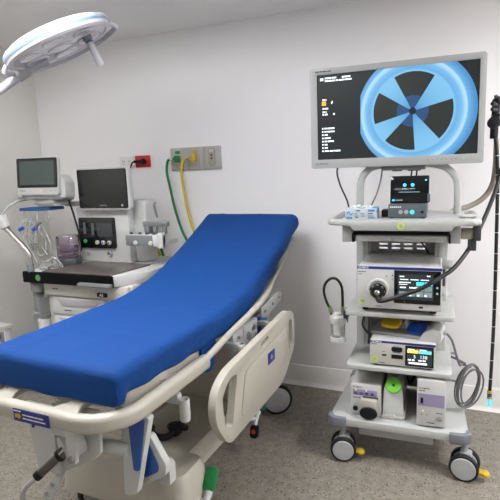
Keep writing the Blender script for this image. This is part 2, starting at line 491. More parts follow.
for x0, x1 in ((-.232, -.172), (.148, .208)):
    mb = MB(); mb.box((x0, .36, .22), (x1, .46, 1.16), .008)
    mb.box((x0 + .018, .352, .26), (x1 - .018, .362, 1.14), .003)
    part('column', mb, M_cartgrey, cart)
# rear panel with rows of ventilation slots
holes = []
for r_ in range(6):
    for c_ in range(4):
        cx_, cz_ = -.105 + c_ * .062, 1.105 - r_ * .022
        holes.append(rrect(.044, .010, .0045, cx_, cz_, 3))
mb = MB(); mb.prism([(-.172, .80), (.148, .80), (.148, 1.15), (-.172, 1.15)], .455, .465, 'xz', holes=holes)
part('back_panel', mb, M_grey, cart)
mb = MB(); mb.box((-.172, .455, .24), (.148, .465, .80)); part('lower_back_panel', mb, M_grey, cart)
for z, hw, y0 in ((.751, .243, .082), (.492, .236, .062)):
    mb = MB(); mb.prism(rpoly([(-hw, y0), (hw, y0), (hw - .004, .47), (-hw + .004, .47)], .02), z - .02, z, 'xy', bev=.005)
    mb.box((-hw + .012, .40, z - .045), (-hw + .03, .47, z - .018)); mb.box((hw - .03, .40, z - .045), (hw - .012, .47, z - .018))
    part('shelf', mb, M_cartgrey, cart)
# top shelf: tray with drooping front edge, side handles and a front recess
mb = MB()
mb.prism(rpoly([(-.24, .035), (.265, .035), (.275, .06), (.275, .47), (-.25, .47), (-.25, .06)], .02), 1.17, 1.19, 'xy', bev=.004)
mb.prism([(-.23, 1.190), (-.285, 1.190), (-.292, 1.176), (-.27, 1.168), (-.205, 1.162), (-.195, 1.143), (.215, 1.143), (.225, 1.162), (.285, 1.168), (.308, 1.176), (.30, 1.192), (.25, 1.190)], .028, .048, 'xz', bev=.006)
part('top_shelf', mb, M_cartgrey, cart)
for s, x0, x1 in ((-1, -.300, -.24), (1, .265, .316)):
    mb = MB()
    hx = x0 if s < 0 else x1
    mb.tube([(s * .25 + .01, .06, 1.178), (hx, .075, 1.178), (hx, .14, 1.18), (hx, .34, 1.18), (hx - s * .01, .40, 1.18), (s * .24 + .01, .41, 1.178)], .016, 10, sm=5)
    mb.box((min(hx, s * .25), .05, 1.165), (max(hx, s * .25), .10, 1.182), .006)
    part('side_handle', mb, M_cartgrey, cart)
mb = MB()
for s, x in ((-1, -.228), (1, .232)):
    mb.box((x - .022, .07, 1.085), (x + .022, .40, 1.172), .004)
each('shelf_bracket', mb, M_grey, cart)
mb = MB(); mb.box((-.192, .08, 1.088), (.206, .40, 1.116), .005); part('keyboard_tray', mb, M_white, cart)
mb = MB(); mb.box((-.19, .10, 1.118), (.204, .40, 1.150)); part('gap_shade_block', mb, M_black, cart)  # solid black block filling the gap above the tray, stands in for its shade
mb = MB()
for x in (-.2, .212): mb.box((x - .006, .07, 1.085), (x + .006, .36, 1.125), .002)
each('tray_runner', mb, M_black, cart)
ring_sticker(cart, .012, .0275, 1.1655, .015)
# arch that carries the monitor
mb = MB()
sec = rrect(.032, .05, .01, n=3)
path = [(-.205, .32, 1.185), (-.205, .32, 1.30), (-.198, .32, 1.36), (-.165, .32, 1.405), (-.11, .32, 1.425), (.0, .32, 1.43), (.12, .32, 1.425), (.19, .32, 1.405), (.232, .32, 1.36), (.243, .32, 1.30), (.243, .32, 1.185)]
mb.sweep(path, sec, up=(0, 1, 0), sm=5)
part('monitor_arch', mb, M_cartgrey, cart)
mb = MB(); mb.box((-.05, .29, 1.395), (-.005, .33, 1.412), .003); mb.box((.02, .29, 1.395), (.08, .33, 1.412), .003); mb.box((-.05, .30, 1.408), (.08, .33, 1.425))
each('cable_clamp', mb, M_dark, cart)
# small catch tray at the right rear of the top shelf and dark accessory bracket below
mb = MB(); mb.lathe([(.02, 0), (.034, .002), (.038, .008), (.030, .012), (.005, .012)], (.283, .14, 1.19), (0, 0, 1), 24); part('port_cover', mb, M_cartgrey, cart)
mb = MB(); mb.box((.255, .10, 1.10), (.31, .16, 1.145), .006); part('bracket_arm', mb, M_beige, cart)
mb = MB(); mb.box((.305, .09, 1.095), (.335, .16, 1.165), .005); mb.box((.285, .1, 1.05), (.318, .15, 1.10), .005); part('scope_bracket', mb, M_dark, cart, 'dark grey bracket block')
mb = MB(); mb.box((.155, .30, .90), (.20, .352, .945), .004); mb.box((.15, .30, .84), (.2, .352, .89), .004); part('cable_holder', mb, M_dark, cart)
mb = MB(); mb.box((.185, .20, .945), (.23, .36, .958), .004); part('side_rail', mb, M_grey, cart)
# pole that hangs the endoscope
mb = MB(); mb.tube([(.2, .44, 1.16), (.235, .48, 1.190), (.305, .495, 1.208), (.368, .5, 1.25), (.404, .5, 1.315), (.414, .5, 1.41), (.414, .5, 1.53)], .013, 12, sm=6)
part('endoscope_hanger', mb, M_beige, cart, 'beige bent hanger pole')
mb = MB(); mb.box((-.258, .12, .70), (-.236, .2, .735), .003); mb.prism([(-.258, .735), (-.236, .735), (-.236, .68)], .12, .13, 'xz'); part('bottle_bracket', mb, M_dark, cart)
mb = MB(); mb.tube([(.208, .40, .47), (.25, .40, .47), (.262, .40, .46), (.262, .40, .44)], .006, 8, sm=3); part('cable_hook', mb, M_steel, cart)

# ------------------------------------------------------------------ big monitor
mon = thing('display_monitor', 'large wide grey-framed monitor on top of the cart showing four black sectors on blue', 'monitor', (-.05, .32, 1.425), CART)
mx0, mx1, mz0, mz1 = -.436, .344, 1.421, 1.893
my = .262
mb = MB()
mb.prism(rrect(mx1 - mx0, mz1 - mz0, .012, (mx0 + mx1) / 2, (mz0 + mz1) / 2, 4), my, my + .038, 'xz', holes=[rrect(.722, .402, .002, -.043, 1.6645, 1)], bev=.003)
mb.box((mx0 + .02, my + .02, mz0 + .02), (mx1 - .02, my + .05, mz1 - .02), .01)
part('frame', mb, M_grey, mon)
mb = MB(); mb.box((-.28, my + .045, 1.49), (.18, my + .075, 1.82), .015); mb.box((-.1, my + .02, 1.40), (.1, my + .06, 1.46), .004); part('rear_housing', mb, M_mid, mon)
AT0 = Vector((-.05, .32, 1.425))
mb = MB(); mb.box((-.406, my + .008, 1.46), (.320, my + .014, 1.868))
scr = part('screen', mb, endoscopic_image(.040 - AT0.x, 1.667 - AT0.z), mon, 'lit screen with a pale blue round field and four black sectors')
sy = my + .0078
mb = MB()
bars(mb, -.365, 1.845, sy, [.03, .022, -.02, .04], .007); bars(mb, -.365, 1.832, sy, [.05, .012, .026, .03], .007)
mb.box((-.388, sy - .0006, 1.838), (-.372, sy, 1.85))
for k, w in enumerate(([.012], None, [.012])):
    if w: bars(mb, -.378, 1.745 - k * .0285, sy, [.012, .004], .007)
bars(mb, -.378, 1.704, sy, [.01, .014], .007); bars(mb, -.378, 1.676, sy, [.008, .012, -.02, .008], .008)
mb.box((-.336, sy - .0006, 1.728), (-.330, sy, 1.736)); mb.box((-.332, sy - .0006, 1.734), (-.328, sy, 1.742))
for k, w in enumerate(([.012, .034], [.01, .036], [.016], [.03], [.012, .03], [.014], [.016], [.022, .018, .03])):
    z = 1.610 - k * .0155
    mb.box((-.382, sy - .0006, z), (-.375, sy, z + .007)); bars(mb, -.37, z, sy, w, .007)
part('screen_lettering', mb, M_uiw, scr)
mb = MB(); mb.box((-.381, sy - .0006, 1.722), (-.361, sy, 1.741)); part('status_icon', mb, M_uio, scr)
mb = MB(); add_text(mb, 'OLYMPUS', .0145, (-.415, my - .0004, 1.438)); bars(mb, -.41, 1.8775, my - .0001, [.02, .012, .018, .02], .005); part('brand_lettering', mb, M_dtext, mon)
for k in range(7):
    mb = MB(); mb.lathe([(.0028, 0), (.0028, .002)], (.11 + k * .02, my, 1.4435), (0, -1, 0), 12); part('button', mb, M_mid, mon)
mb = MB(); mb.lathe([(.003, 0), (.003, .002)], (.262, my, 1.4435), (0, -1, 0), 12); part('power_light', mb, M_gled, mon)

# cables hanging from the monitor
def cable(pts, r, label, frame=CART, m=M_cable, name='power_cable', cat='cable', group=None, seg=8, sm=6):
    mb = MB(); mb.tube(pts, r, seg, sm=sm)
    return solo(name, mb, m, label, cat, pts[0], frame, group)
cable([(-.31, .335, 1.44), (-.322, .33, 1.40), (-.305, .33, 1.33), (-.27, .31, 1.26), (-.245, .25, 1.205), (-.235, .2, 1.196)], .0045, 'thin black cable drooping left of the arch from the monitor to the shelf', group=None)
cable([(-.10, .34, 1.44), (-.105, .335, 1.37), (-.125, .33, 1.29), (-.15, .31, 1.225), (-.13, .3, 1.196)], .004, 'thin grey cable inside the left leg of the monitor arch', m=M_gcable)
cable([(.04, .335, 1.42), (.035, .33, 1.37), (.02, .33, 1.28), (.02, .3, 1.196)], .004, 'thin black cable behind the small touch screen, left of a pair')
cable([(.06, .335, 1.42), (.06, .33, 1.38), (.045, .335, 1.28), (.045, .31, 1.196)], .004, 'thin black cable behind the small touch screen, right of a pair')

# ------------------------------------------------------------------ things on the top shelf
rec = thing('video_recorder', 'slate grey video recorder with three round buttons and tilted touch screen on the top shelf', 'recorder', (.03, .12, 1.19), CART)
mb = MB(); mb.box((-.049, .10, 1.194), (.116, .27, 1.254), .005); part('body', mb, M_slate, rec)
mb = MB()
for x in (-.035, .1):
    for y in (.12, .25): mb.cyl((x, y, 1.19), (x, y, 1.196), .008, seg=12)
each('foot', mb, M_black, rec)
Tt = Matrix.Translation((0, .135, 1.257)) @ Matrix.Rotation(R(-10), 4, 'X')
mb = MB(); mb.box((-.044, 0, 0), (.122, .014, .122), .004, M=Tt)
ts = part('touch_screen', mb, M_glass, rec)
mb = MB(); mb.box((.115, -.012, .004), (.127, .018, .04), .003, M=Tt); mb.box((-.03, .006, -.012), (.1, .014, .006), M=Tt); part('screen_hinge', mb, M_slate, rec)
def tb(mb, a, b): mb.box(a, b, M=Tt)
mb = MB()
for x in (.018, .052):
    for k in range(1):
        vs = mb.lathe([(.0075, 0), (.0075, .001)], (x, 0, .080), (0, -1, 0), 18); bmesh.ops.transform(mb.bm, matrix=Tt, verts=vs)
tb(mb, (-.035, -.001, .009), (-.024, 0, .016)); tb(mb, (.104, -.001, .098), (.112, 0, .104))
each('icon', mb, M_cyan, ts)
mb = MB()
for a, b in (((.008, .062), (.028, .066)), ((.042, .062), (.062, .066)), ((-.008, .047), (.082, .050)), ((-.021, .0105), (.01, .0145))): tb(mb, (a[0], -.001, a[1]), (b[0], 0, b[1]))
each('icon_caption', mb, M_uig, ts)
for k, (x, m_) in enumerate(((.005, M_grey), (.029, M_grey), (.054, M_cyan))):
    mb = MB(); mb.lathe([(.0095, 0), (.0095, .003), (.007, .004)], (x, .10, 1.219), (0, -1, 0), 20); part('button', mb, m_, rec, 'cyan lit button' if k == 2 else None)
mb = MB(); mb.box((.09, .0985, 1.214), (.102, .10, 1.224)); each('port', mb, M_black, rec)
mb = MB(); bars(mb, -.04, 1.239, .0998, [.006, .005, .007, .005, .006, .005], .005); part('lettering', mb, M_text, rec)

box = thing('tissue_box', 'small white and blue printed carton left of the slate recorder', 'box', (-.165, .10, 1.19), CART)
mb = MB(); mb.box((-.237, .075, 1.19), (-.098, .19, 1.238), .0015)
bd = part('carton', mb, M_card, box)
mb = MB()
yb = .0748
mb.tube([(-.228, yb, 1.212), (-.224, yb, 1.222), (-.219, yb, 1.224), (-.214, yb, 1.212), (-.208, yb, 1.210), (-.203, yb, 1.219)], .0022, 6, sm=4)
mb.box((-.098, .085, 1.215), (-.0975, .18, 1.234)); mb.box((-.134, yb - .0004, 1.224), (-.104, yb, 1.234)); mb.box((-.134, yb - .0004, 1.193), (-.104, yb, 1.199))
mb.box((-.118, .08, 1.2381), (-.1, .185, 1.2385)); mb.box((-.233, yb - .0004, 1.192), (-.205, yb, 1.2))
each('blue_print', mb, M_cardblue, bd)
mb = MB()
bars(mb, -.188, 1.226, yb, [.02], .005); bars(mb, -.195, 1.213, yb, [.014, -.01, .018], .003); bars(mb, -.195, 1.203, yb, [.02, -.006, .02], .003); bars(mb, -.19, 1.196, yb, [.012], .004)
bars(mb, -.134, 1.214, yb - .0004, [.022], .004); bars(mb, -.134, 1.203, yb - .0004, [.026], .003)
part('print_lettering', mb, M_dtext, bd)
mb = MB()
for x, y, z, r_ in ((-.205, .12, 1.241, .013), (-.185, .14, 1.243, .012), (-.155, .12, 1.242, .011), (-.135, .14, 1.24, .012)):
    mb.ball((x, y, z), r_, (1.2, 1.1, .7), 10)
each('tissue', mb, M_tissue, box)
mb = MB(); mb.box((-.085, .17, 1.19), (-.052, .24, 1.222), .003); solo('power_adapter', mb, M_black, 'small black power adapter tucked between the carton and the slate recorder', 'adapter', (-.07, .2, 1.19), CART)

# ------------------------------------------------------------------ video processor with light source (big box)
part_, each_, quick_ = part, each, quick
def lift(f):
    def w(name, mb, *a, **k):
        bmesh.ops.translate(mb.bm, vec=(0, 0, .009), verts=mb.bm.verts); return f(name, mb, *a, **k)
    return w
part, each = lift(part_), lift(each_)
vp = thing('video_processor', 'large white endoscopy video processor with round socket and touch panel, on the upper shelf', 'video processor', (0, .28, .751), CART)
mb = MB(); mb.prism(rrect(.366, .198, .008, .001, .866, 3), .084, .46, 'xz', bev=.003)
part('body', mb, M_white, vp)
mb = MB(); mb.box((-.184, .078, .767), (.186, .088, .967), .004); part('front_panel', mb, M_white, vp)
quick('navy_stripe', M_navy, vp, ((-.183, .0772, .952), (.185, .079, .964)))
mb = MB()
for x in (-.15, .15):
    for y in (.11, .42): mb.cyl((x, y, .742), (x, y, .77), .014, seg=14)
each('foot', mb, M_black, vp)
mb = MB(); add_text(mb, 'OLYMPUS', .0105, (-.178, .0768, .9545), bold=.0002); part('brand_lettering', mb, M_text, vp)
mb = MB(); bars(mb, -.178, .936, .078, [.012, .01, .008], .004); bars(mb, -.178, .925, .078, [.016], .003); bars(mb, -.1, .776, .078, [.006, .02], .004); part('lettering', mb, M_dtext, vp)
mb = MB(); mb.lathe([(.048, 0), (.048, .008), (.045, .014), (.040, .016), (.036, .008)], (-.088, .078, .862), (0, -1, 0), 36)
sk = part('socket_ring', mb, M_white, vp)
mb = MB(); mb.box((-.018, .074, .798), (.180, .079, .950), .003); tp = part('touch_panel', mb, M_glass, vp, 'dark touch panel with lit menu tiles')
ty = .0738
mb = MB(); mb.box((-.002, ty - .0004, .817), (.150, ty, .934)); part('menu_screen', mb, M_uidark, tp)
mb = MB()
bars(mb, .006, .921, ty - .0004, [.02], .005)
bars(mb, .008, .908, ty - .0004, [.036, -.004, .036, -.004, .034], .004); bars(mb, .004, .894, ty - .0004, [.05, -.006], .005); bars(mb, .004, .886, ty - .0004, [.036], .003)
bars(mb, .008, .870, ty - .0004, [.026, -.008, .034], .006); bars(mb, .122, .926, ty - .0004, [.014], .005)
for x in (.01, .044, .078, .108): mb.box((x + .004, ty - .0012, .834), (x + .014, ty, .843))
part('menu_lettering', mb, M_uiw, tp)
mb = MB()
for k in range(4):
    for j in range(2):
        x = .004 + k * .036; z = .823 + j * .026
        if j and k < 2: continue
        mb.box((x, ty - .0008, z), (x + .033, ty, z + .023))
for x, w in ((.006, .04), (.05, .04), (.096, .04)): mb.box((x, ty - .0003, .902), (x + w, ty, .915))
each('menu_tile', mb, M_uig, tp)
quick('active_tile', M_cyan, tp, ((.078, ty - .001, .884), (.110, ty, .900)), ((.113, ty - .001, .884), (.146, ty, .900)))
quick('panel_light', M_gled, tp, ((.027, ty - .0004, .803), (.031, ty, .806)))
mb = MB()
for z in (.902, .868, .842):
    mb.lathe([(.005, 0), (.005, .0008)], (.166, .074, z), (0, -1, 0), 12)
each('panel_key', mb, M_uig, tp)
ring_sticker(vp, -.160, .077, .798, .013)
mb = MB(); mb.box((.09, .0765, .778), (.108, .079, .787), .001); part('usb_port', mb, M_black, vp)
mb = MB(); mb.prism([(-.058, .918), (-.046, .918), (-.052, .929)], .0768, .078, 'xz'); part('warning_sign', mb, M_yellow, vp)
quick('indicator', M_bluec, vp, ((-.028, .0768, .922), (-.023, .078, .928)), ((-.028, .0768, .906), (-.024, .078, .91)))
mb = MB(); mb.lathe([(.02, 0), (.02, .008), (.016, .012)], (.184, .12, .85), (1, 0, 0), 20); part('side_knob', mb, M_grey, vp)

part, each = part_, each_
# ------------------------------------------------------------------ endoscope
es = thing('endoscope', 'black flexible endoscope hanging at the right edge, plugged into the video processor', 'endoscope', (.40, .5, 1.55), CART)
mb = MB()
mb.lathe([(.035, 0), (.036, -.008), (.036, -.016), (.030, -.020), (.030, -.032), (.024, -.040), (.012, -.042)], (-.088, .074, .862), (0, 1, 0), 30)
pl = part('connector', mb, M_black, es)
mb = MB()
for k in range(8):
    a = k * math.pi / 4
    mb.box((-.088 + .029 * math.cos(a) - .005, .045,   .862 + .029 * math.sin(a) - .005), (-.088 + .029 * math.cos(a) + .005, .056,   .862 + .029 * math.sin(a) + .005), .002)
mb.lathe([(.012, 0), (.012, .012), (.008, .016)], (-.088, .039, .862), (0, -1, 0), 18)
each('connector_pin', mb, M_steel, pl)
cordpts = [(-.086, .040, .845), (-.082, .018, .830), (-.060, .0, .834), (-.02, -.008, .849), (.03, -.012, .870), (.077, -.01, .889), (.132, .0, .919), (.184, .03, .949), (.231, .06, .982), (.287, .12, 1.051), (.332, .2, 1.128), (.382, .32, 1.228), (.417, .42, 1.313), (.444, .48, 1.405), (.47, .50, 1.50), (.475, .5, 1.58), (.455, .5, 1.63), (.43, .5, 1.63)]
mb = MB(); mb.tube(cordpts, .0095, 12, sm=7); part('light_guide_cord', mb, M_cable, es)
mb = MB()
mb.tube([(.40, .488, 1.53), (.40, .488, 1.56), (.402, .488, 1.62), (.405, .488, 1.68), (.405, .488, 1.71)], .018, 14, sm=4)
mb.ball((.408, .475, 1.615), .030, (1, .9, 1.05)); mb.ball((.41, .488, 1.70), .022, (1, 1, 1.2))
part('control_body', mb, M_black, es)
mb = MB()
mb.lathe([(.026, 0), (.028, .004), (.028, .012), (.02, .016)], (.396, .455, 1.60), (-.35, -.9, .25), 18)
part('angulation_knob', mb, M_rubber, es)
mb = MB()
for z in (1.66, 1.685): mb.cyl((.405, .475, z), (.385, .455, z + .006), .009, .010, 14)
mb.cyl((.405, .48, 1.71), (.40, .478, 1.73), .008, seg=12)
each('valve_button', mb, M_dark, es)
ins = [(.406, .485, 1.54), (.416, .478, 1.46), (.424, .47, 1.30), (.428, .47, 1.10), (.432, .47, .85), (.434, .475, .62), (.433, .48, .42), (.430, .48, .245)]
mb = MB(); mb.tube(ins, .0085, 12, sm=6); tubep = part('insertion_tube', mb, M_cable, es)
mb = MB()
P = catmull([Vector(p) for p in ins], 12)
acc = 0; last = P[0]
for i in range(1, len(P)):
    acc += (P[i] - last).length; last = P[i]
    if acc > .085:
        acc = 0; d = (P[i] - P[i - 1]).normalized() * .0012
        mb.cyl(P[i] - d, P[i] + d, .0089, seg=12)
each('length_mark', mb, M_text, tubep, 'white ring marks')
mb = MB(); mb.cyl((.430, .48, .255), (.430, .48, .242), .013, seg=16); mb.cyl((.430, .48, .222), (.430, .48, .210), .0125, seg=16); each('yellow_ring', mb, M_yellow, es)
mb = MB(); mb.cyl((.430, .48, .242), (.430, .48, .222), .0115, seg=16); part('tip_sleeve', mb, M_bluep, es)
mb = MB(); mb.lathe([(.007, 0), (.009, .010), (.006, .022), (.008, .03), (.011, .042), (.006, .042)], (.430, .48, .212), (0, 0, -1), 16); part('lit_tip', mb, M_cyan, es, 'bright blue lit tip')

# ------------------------------------------------------------------ water bottle hanging at the left
wb = thing('water_bottle', 'clear water bottle with white cap and black looped hose hanging left of the cart', 'bottle', (-.285, .16, .58), CART)
bx, by = -.292, .16
mb = MB(); mb.lathe([(.033, .594), (.035, .598), (.0355, .604), (.0345, .61), (.0355, .616), (.0345, .622), (.0355, .628), (.0345, .634), (.0355, .64), (.0345, .646), (.0355, .652), (.0355, .66), (.033, .666)], (bx, by, 0), seg=30); part('bottle_body', mb, M_clear, wb)
mb = MB(); mb.lathe([(.030, .57), (.040, .572), (.040, .584), (.036, .597), (.03, .598)], (bx, by, 0), seg=30); part('bottle_base', mb, M_white, wb)
mb = MB(); mb.lathe([(.038, .664), (.040, .668), (.040, .698), (.036, .703), (.022, .706), (.02, .716), (.005, .718)], (bx, by, 0), seg=30); part('cap', mb, M_white, wb)
mb = MB(); mb.tube([(-.268, by, .745), (-.268, by, .80), (-.272, by, .85), (-.295, by, .885), (-.325, by, .887), (-.352, by, .86), (-.36, by, .82), (-.348, by, .77), (-.33, by, .735)], .0068, 12, sm=7); part('hose', mb, M_cable, wb)
mb = MB(); mb.cyl((-.268, by, .705), (-.268, by, .745), .0095, seg=16); mb.cyl((-.33, by, .738), (-.325, by, .715), .010, .011, 16); each('hose_fitting', mb, M_steel, wb)
mb = MB(); mb.cyl((-.332, by, .744), (-.3305, by, .737), .009, seg=14); mb.cyl((-.268, by, .745), (-.268, by, .752), .0085, seg=14); each('fitting_ring', mb, M_limecap, wb)
mb = MB(); mb.tube([(-.325, by, .715), (-.325, by, .70), (-.326, by, .675)], .005, 10); mb.ball((-.326, by, .668), .0085, (1, 1, 1.3)); part('plug', mb, M_black, wb)

# ------------------------------------------------------------------ insufflator / surgical unit on the lower shelf
ce = thing('surgical_unit', 'white low box unit with a small lit colour display on the lower shelf', 'surgical unit', (.02, .28, .492), CART)
mb = MB(); mb.prism(rrect(.288, .118, .005, .02, .561, 3), .088, .40, 'xz', bev=.002); part('body', mb, M_white, ce)
mb = MB(); mb.box((-.126, .083, .502), (.166, .09, .621), .003); part('front_panel', mb, M_white2, ce)
quick('navy_stripe', M_navy, ce, ((-.125, .0822, .608), (.165, .084, .618)))
mb = MB()
for x in (-.1, .14):
    for y in (.11, .37): mb.cyl((x, y, .492), (x, y, .504), .012, seg=12)
each('foot', mb, M_black, ce)
mb = MB(); add_text(mb, 'OLYMPUS', .0105, (-.118, .0818, .6095), bold=.0002); part('brand_lettering', mb, M_text, ce)
mb = MB(); bars(mb, -.118, .598, .083, [.008, .006, .006], .004); bars(mb, -.07, .565, .083, [.016], .002); bars(mb, -.018, .597, .083, [.024], .0025); bars(mb, -.085, .51, .083, [.006, .02], .003); bars(mb, -.02, .566, .083, [.03], .002); part('lettering', mb, M_dtext, ce)
mb = MB(); mb.prism(rrect(.05, .024, .009, -.003, .582, 4), .080, .084, 'xz', bev=.001); part('gas_port', mb, M_black, ce)
quick('slot', M_black, ce, ((-.028, .0815, .536), (.024, .084, .556))); quick('usb_port', M_black, ce, ((-.07, .0815, .545), (-.05, .084, .554)))
mb = MB(); mb.box((.034, .079, .508), (.158, .084, .606), .003); cs = part('display', mb, M_glass, ce, 'lit colour display with yellow and teal bands')
dy = .0788
quick('display_field', M_uidark, cs, ((.042, dy - .0003, .516), (.15, dy, .596)))
quick('yellow_band', M_uiy, cs, ((.043, dy - .0008, .573), (.09, dy, .588)))
quick('teal_band', M_uit, cs, ((.092, dy - .0008, .573), (.148, dy, .588)))
quick('red_icon', M_uired, cs, ((.084, dy - .001, .589), (.091, dy, .595)))
mb = MB(); add_text(mb, '5', .022, (.070, dy - .0008, .549)); add_text(mb, '138', .022, (.098, dy - .0008, .549)); bars(mb, .046, .536, dy - .0004, [.014, .012, -.01, .014, .014], .007); bars(mb, .046, .588, dy - .0004, [.03, -.016, .03], .005); bars(mb, .05, .52, dy - .0004, [.08], .009)
part('display_lettering', mb, M_uiw, cs)
ring_sticker(ce, -.103, .082, .527, .0145)

# ------------------------------------------------------------------ foot switch lying on the unit, with its coiled cable
fs = thing('foot_switch', 'grey double foot switch with yellow and blue pedals lying on the box unit', 'foot switch', (.02, .2, .621), CART)
Tf = Matrix.Translation((.03, .215, .6215)) @ Matrix.Rotation(R(-9), 4, 'Z')
mb = MB()
mb.prism(rpoly([(-.16, -.07), (.15, -.07), (.16, .10), (-.15, .10)], .02), 0, .014, 'xy', bev=.004)
mb.prism([(-.075, .0), (.0, .0), (-.01, .05), (-.055, .045)], .02, .09, 'xz', bev=.006)
bmesh.ops.transform(mb.bm, matrix=Tf, verts=mb.bm.verts); part('base', mb, M_grey, fs)
def pedal(x0, x1, z, m, nm):
    mb = MB()
    mb.prism(rpoly([(x0, -.062), (x1, -.062), (x1 - .008, .03), (x0 + .008, .03)], [.035, .035, .02, .02]), .0, .016, 'xy', bev=.005, M=Tf @ Matrix.Translation((0, 0, z)) @ Matrix.Rotation(R(12), 4, 'X'))
    part('pedal', mb, m, fs, nm)
pedal(-.115, -.018, .045, M_yellow, 'yellow pedal'); pedal(.008, .098, .028, M_bluep, 'blue pedal')
mb = MB(); mb.prism(rpoly([(.072, -.004), (.172, -.004), (.172, .054), (.13, .064), (.092, .036)], .014), -.085, .03, 'xz', bev=.006, M=Tf); part('pedal_guard', mb, M_white, fs)
mb = MB(); mb.box((.155, -.03, .02), (.188, -.005, .04), .006, M=Tf); part('cable_gland', mb, M_grey, fs)
mb = MB(); mb.tube([(.21, .165, .652), (.235, .155, .62), (.255, .16, .55), (.272, .2, .49), (.285, .28, .463)], .0055, 10, sm=7)
for k in range(5):
    a0 = random.uniform(-.1, .1); ry = .046 + .010 * math.sin(k * 2.1); rz_ = .100 + .010 * math.cos(k * 1.7)
    cxx, czz = .318 + .008 * math.sin(k * 1.3), .358 + .009 * math.cos(k * 2.3)
    ptsr = [(cxx + ry * math.cos(t + a0) + .012 * math.sin(t), .245 + k * .011 + .03 * math.cos(t), czz + rz_ * math.sin(t)) for t in [i * 2 * math.pi / 28 for i in range(28)]]
    mb.tube(ptsr, .0042, 8, closed=True)
mb.tube([(.285, .28, .463), (.30, .27, .462), (.325, .27, .455)], .0055, 8, sm=4)
mb.tube([(.318, .30, .262), (.318, .34, .23), (.318, .40, .19), (.315, .45, .17)], .0055, 8, sm=4)
mb.tube([(.236, .395, .452), (.262, .37, .452), (.30, .30, .458)], .006, 8, sm=4)
part('cable_coil', mb, M_gcable, fs, 'coiled grey cable hanging beside the shelves')

# ------------------------------------------------------------------ flushing pump, bottle and gas unit on the base
pu = thing('flushing_pump', 'white flushing pump with lilac keypad and black pump head on the cart base', 'pump', (-.147, .25, .226), CART)
mb = MB(); mb.prism(rrect(.146, .158, .01, -.147, .308, 3), .09, .40, 'xz', bev=.004); part('body', mb, M_white2, pu)
mb = MB(); mb.box((-.218, .086, .232), (-.076, .096, .385), .006); part('front_panel', mb, M_white, pu)
mb = MB()
for x in (-.2, -.095):
    for y in (.11, .38): mb.cyl((x, y, .226), (x, y, .234), .009, seg=12)
each('foot', mb, M_black, pu)
mb = MB(); mb.box((-.207, .0845, .332), (-.092, .087, .362), .001); kp = part('keypad', mb, M_lilac, pu, 'lilac keypad strip')
mb = MB()
for k in range(4): mb.lathe([(.007, 0), (.007, .001), (.0055, .001), (.0055, 0)], (-.193 + k * .026, .0845, .342), (0, -1, 0), 16)
each('key', mb, M_navyl, kp)
quick('lamp', M_uiy, kp, ((-.196, .0838, .355), (-.190, .0848, .359)), ((-.146, .0838, .356), (-.140, .0848, .36)))
mb = MB(); add_text(mb, 'OLYMPUS', .0095, (-.208, .0858, .3685), bold=.0001); bars(mb, -.208, .316, .086, [.022, .012], .004); part('lettering', mb, M_dtext, pu)
mb = MB(); mb.box((-.166, .055, .272), (-.09, .09, .322), .006); part('pump_head', mb, M_cream, pu)
mb = MB(); mb.box((-.160, .082, .316), (-.088, .0875, .33), .002); part('head_slot', mb, M_dark, pu)
mb = MB(); mb.lathe([(.041, 0), (.043, .006), (.041, .016), (.02, .022), (.003, .022)], (-.128, .056, .265), (0, -1, 0), 30)
for v in mb.bm.verts: v.co.z = .262 + (v.co.z - .265) * .68
part('pump_cover', mb, M_black, pu)
mb = MB(); mb.lathe([(.012, 0), (.012, .006), (.006, .008)], (-.195, .086, .262), (0, -1, 0), 20); part('hose_port', mb, M_black, pu)

wt = thing('water_tank', 'milky white water tank with lime green cap beside the flushing pump', 'tank', (-.02, .2, .226), CART)
mb = MB(); mb.prism(rpoly([(-.068, .236), (.03, .236), (.022, .375), (.0, .40), (-.048, .40), (-.062, .375)], [.006, .006, .02, .012, .012, .02]), .10, .36, 'xz', bev=.006)
part('tank_body', mb, M_bottle, wt)
mb = MB(); mb.box((-.072, .088, .226), (.036, .37, .236), .002); mb.box((.03, .09, .23), (.036, .37, .27), .002); mb.box((-.072, .086, .23), (.036, .092, .246), .002); part('tank_tray', mb, M_white2, wt)
mb = MB(); mb.lathe([(.012, 0), (.012, .008)], (-.02, .087, .243), (0, -1, 0), 16); part('drain_plug', mb, M_white, wt)
ax = Vector((0, -.78, .62)).normalized()
mb = MB(); mb.lathe([(.030, -.02), (.036, 0), (.037, .010), (.034, .014), (.008, .014), (.008, .011)], (-.018, .105, .39), ax, 32); part('cap', mb, M_limecap, wt)
mb = MB(); mb.lathe([(.006, 0), (.006, .0155)], (-.018, .105, .39), ax, 14); part('cap_hole', mb, M_black, wt)

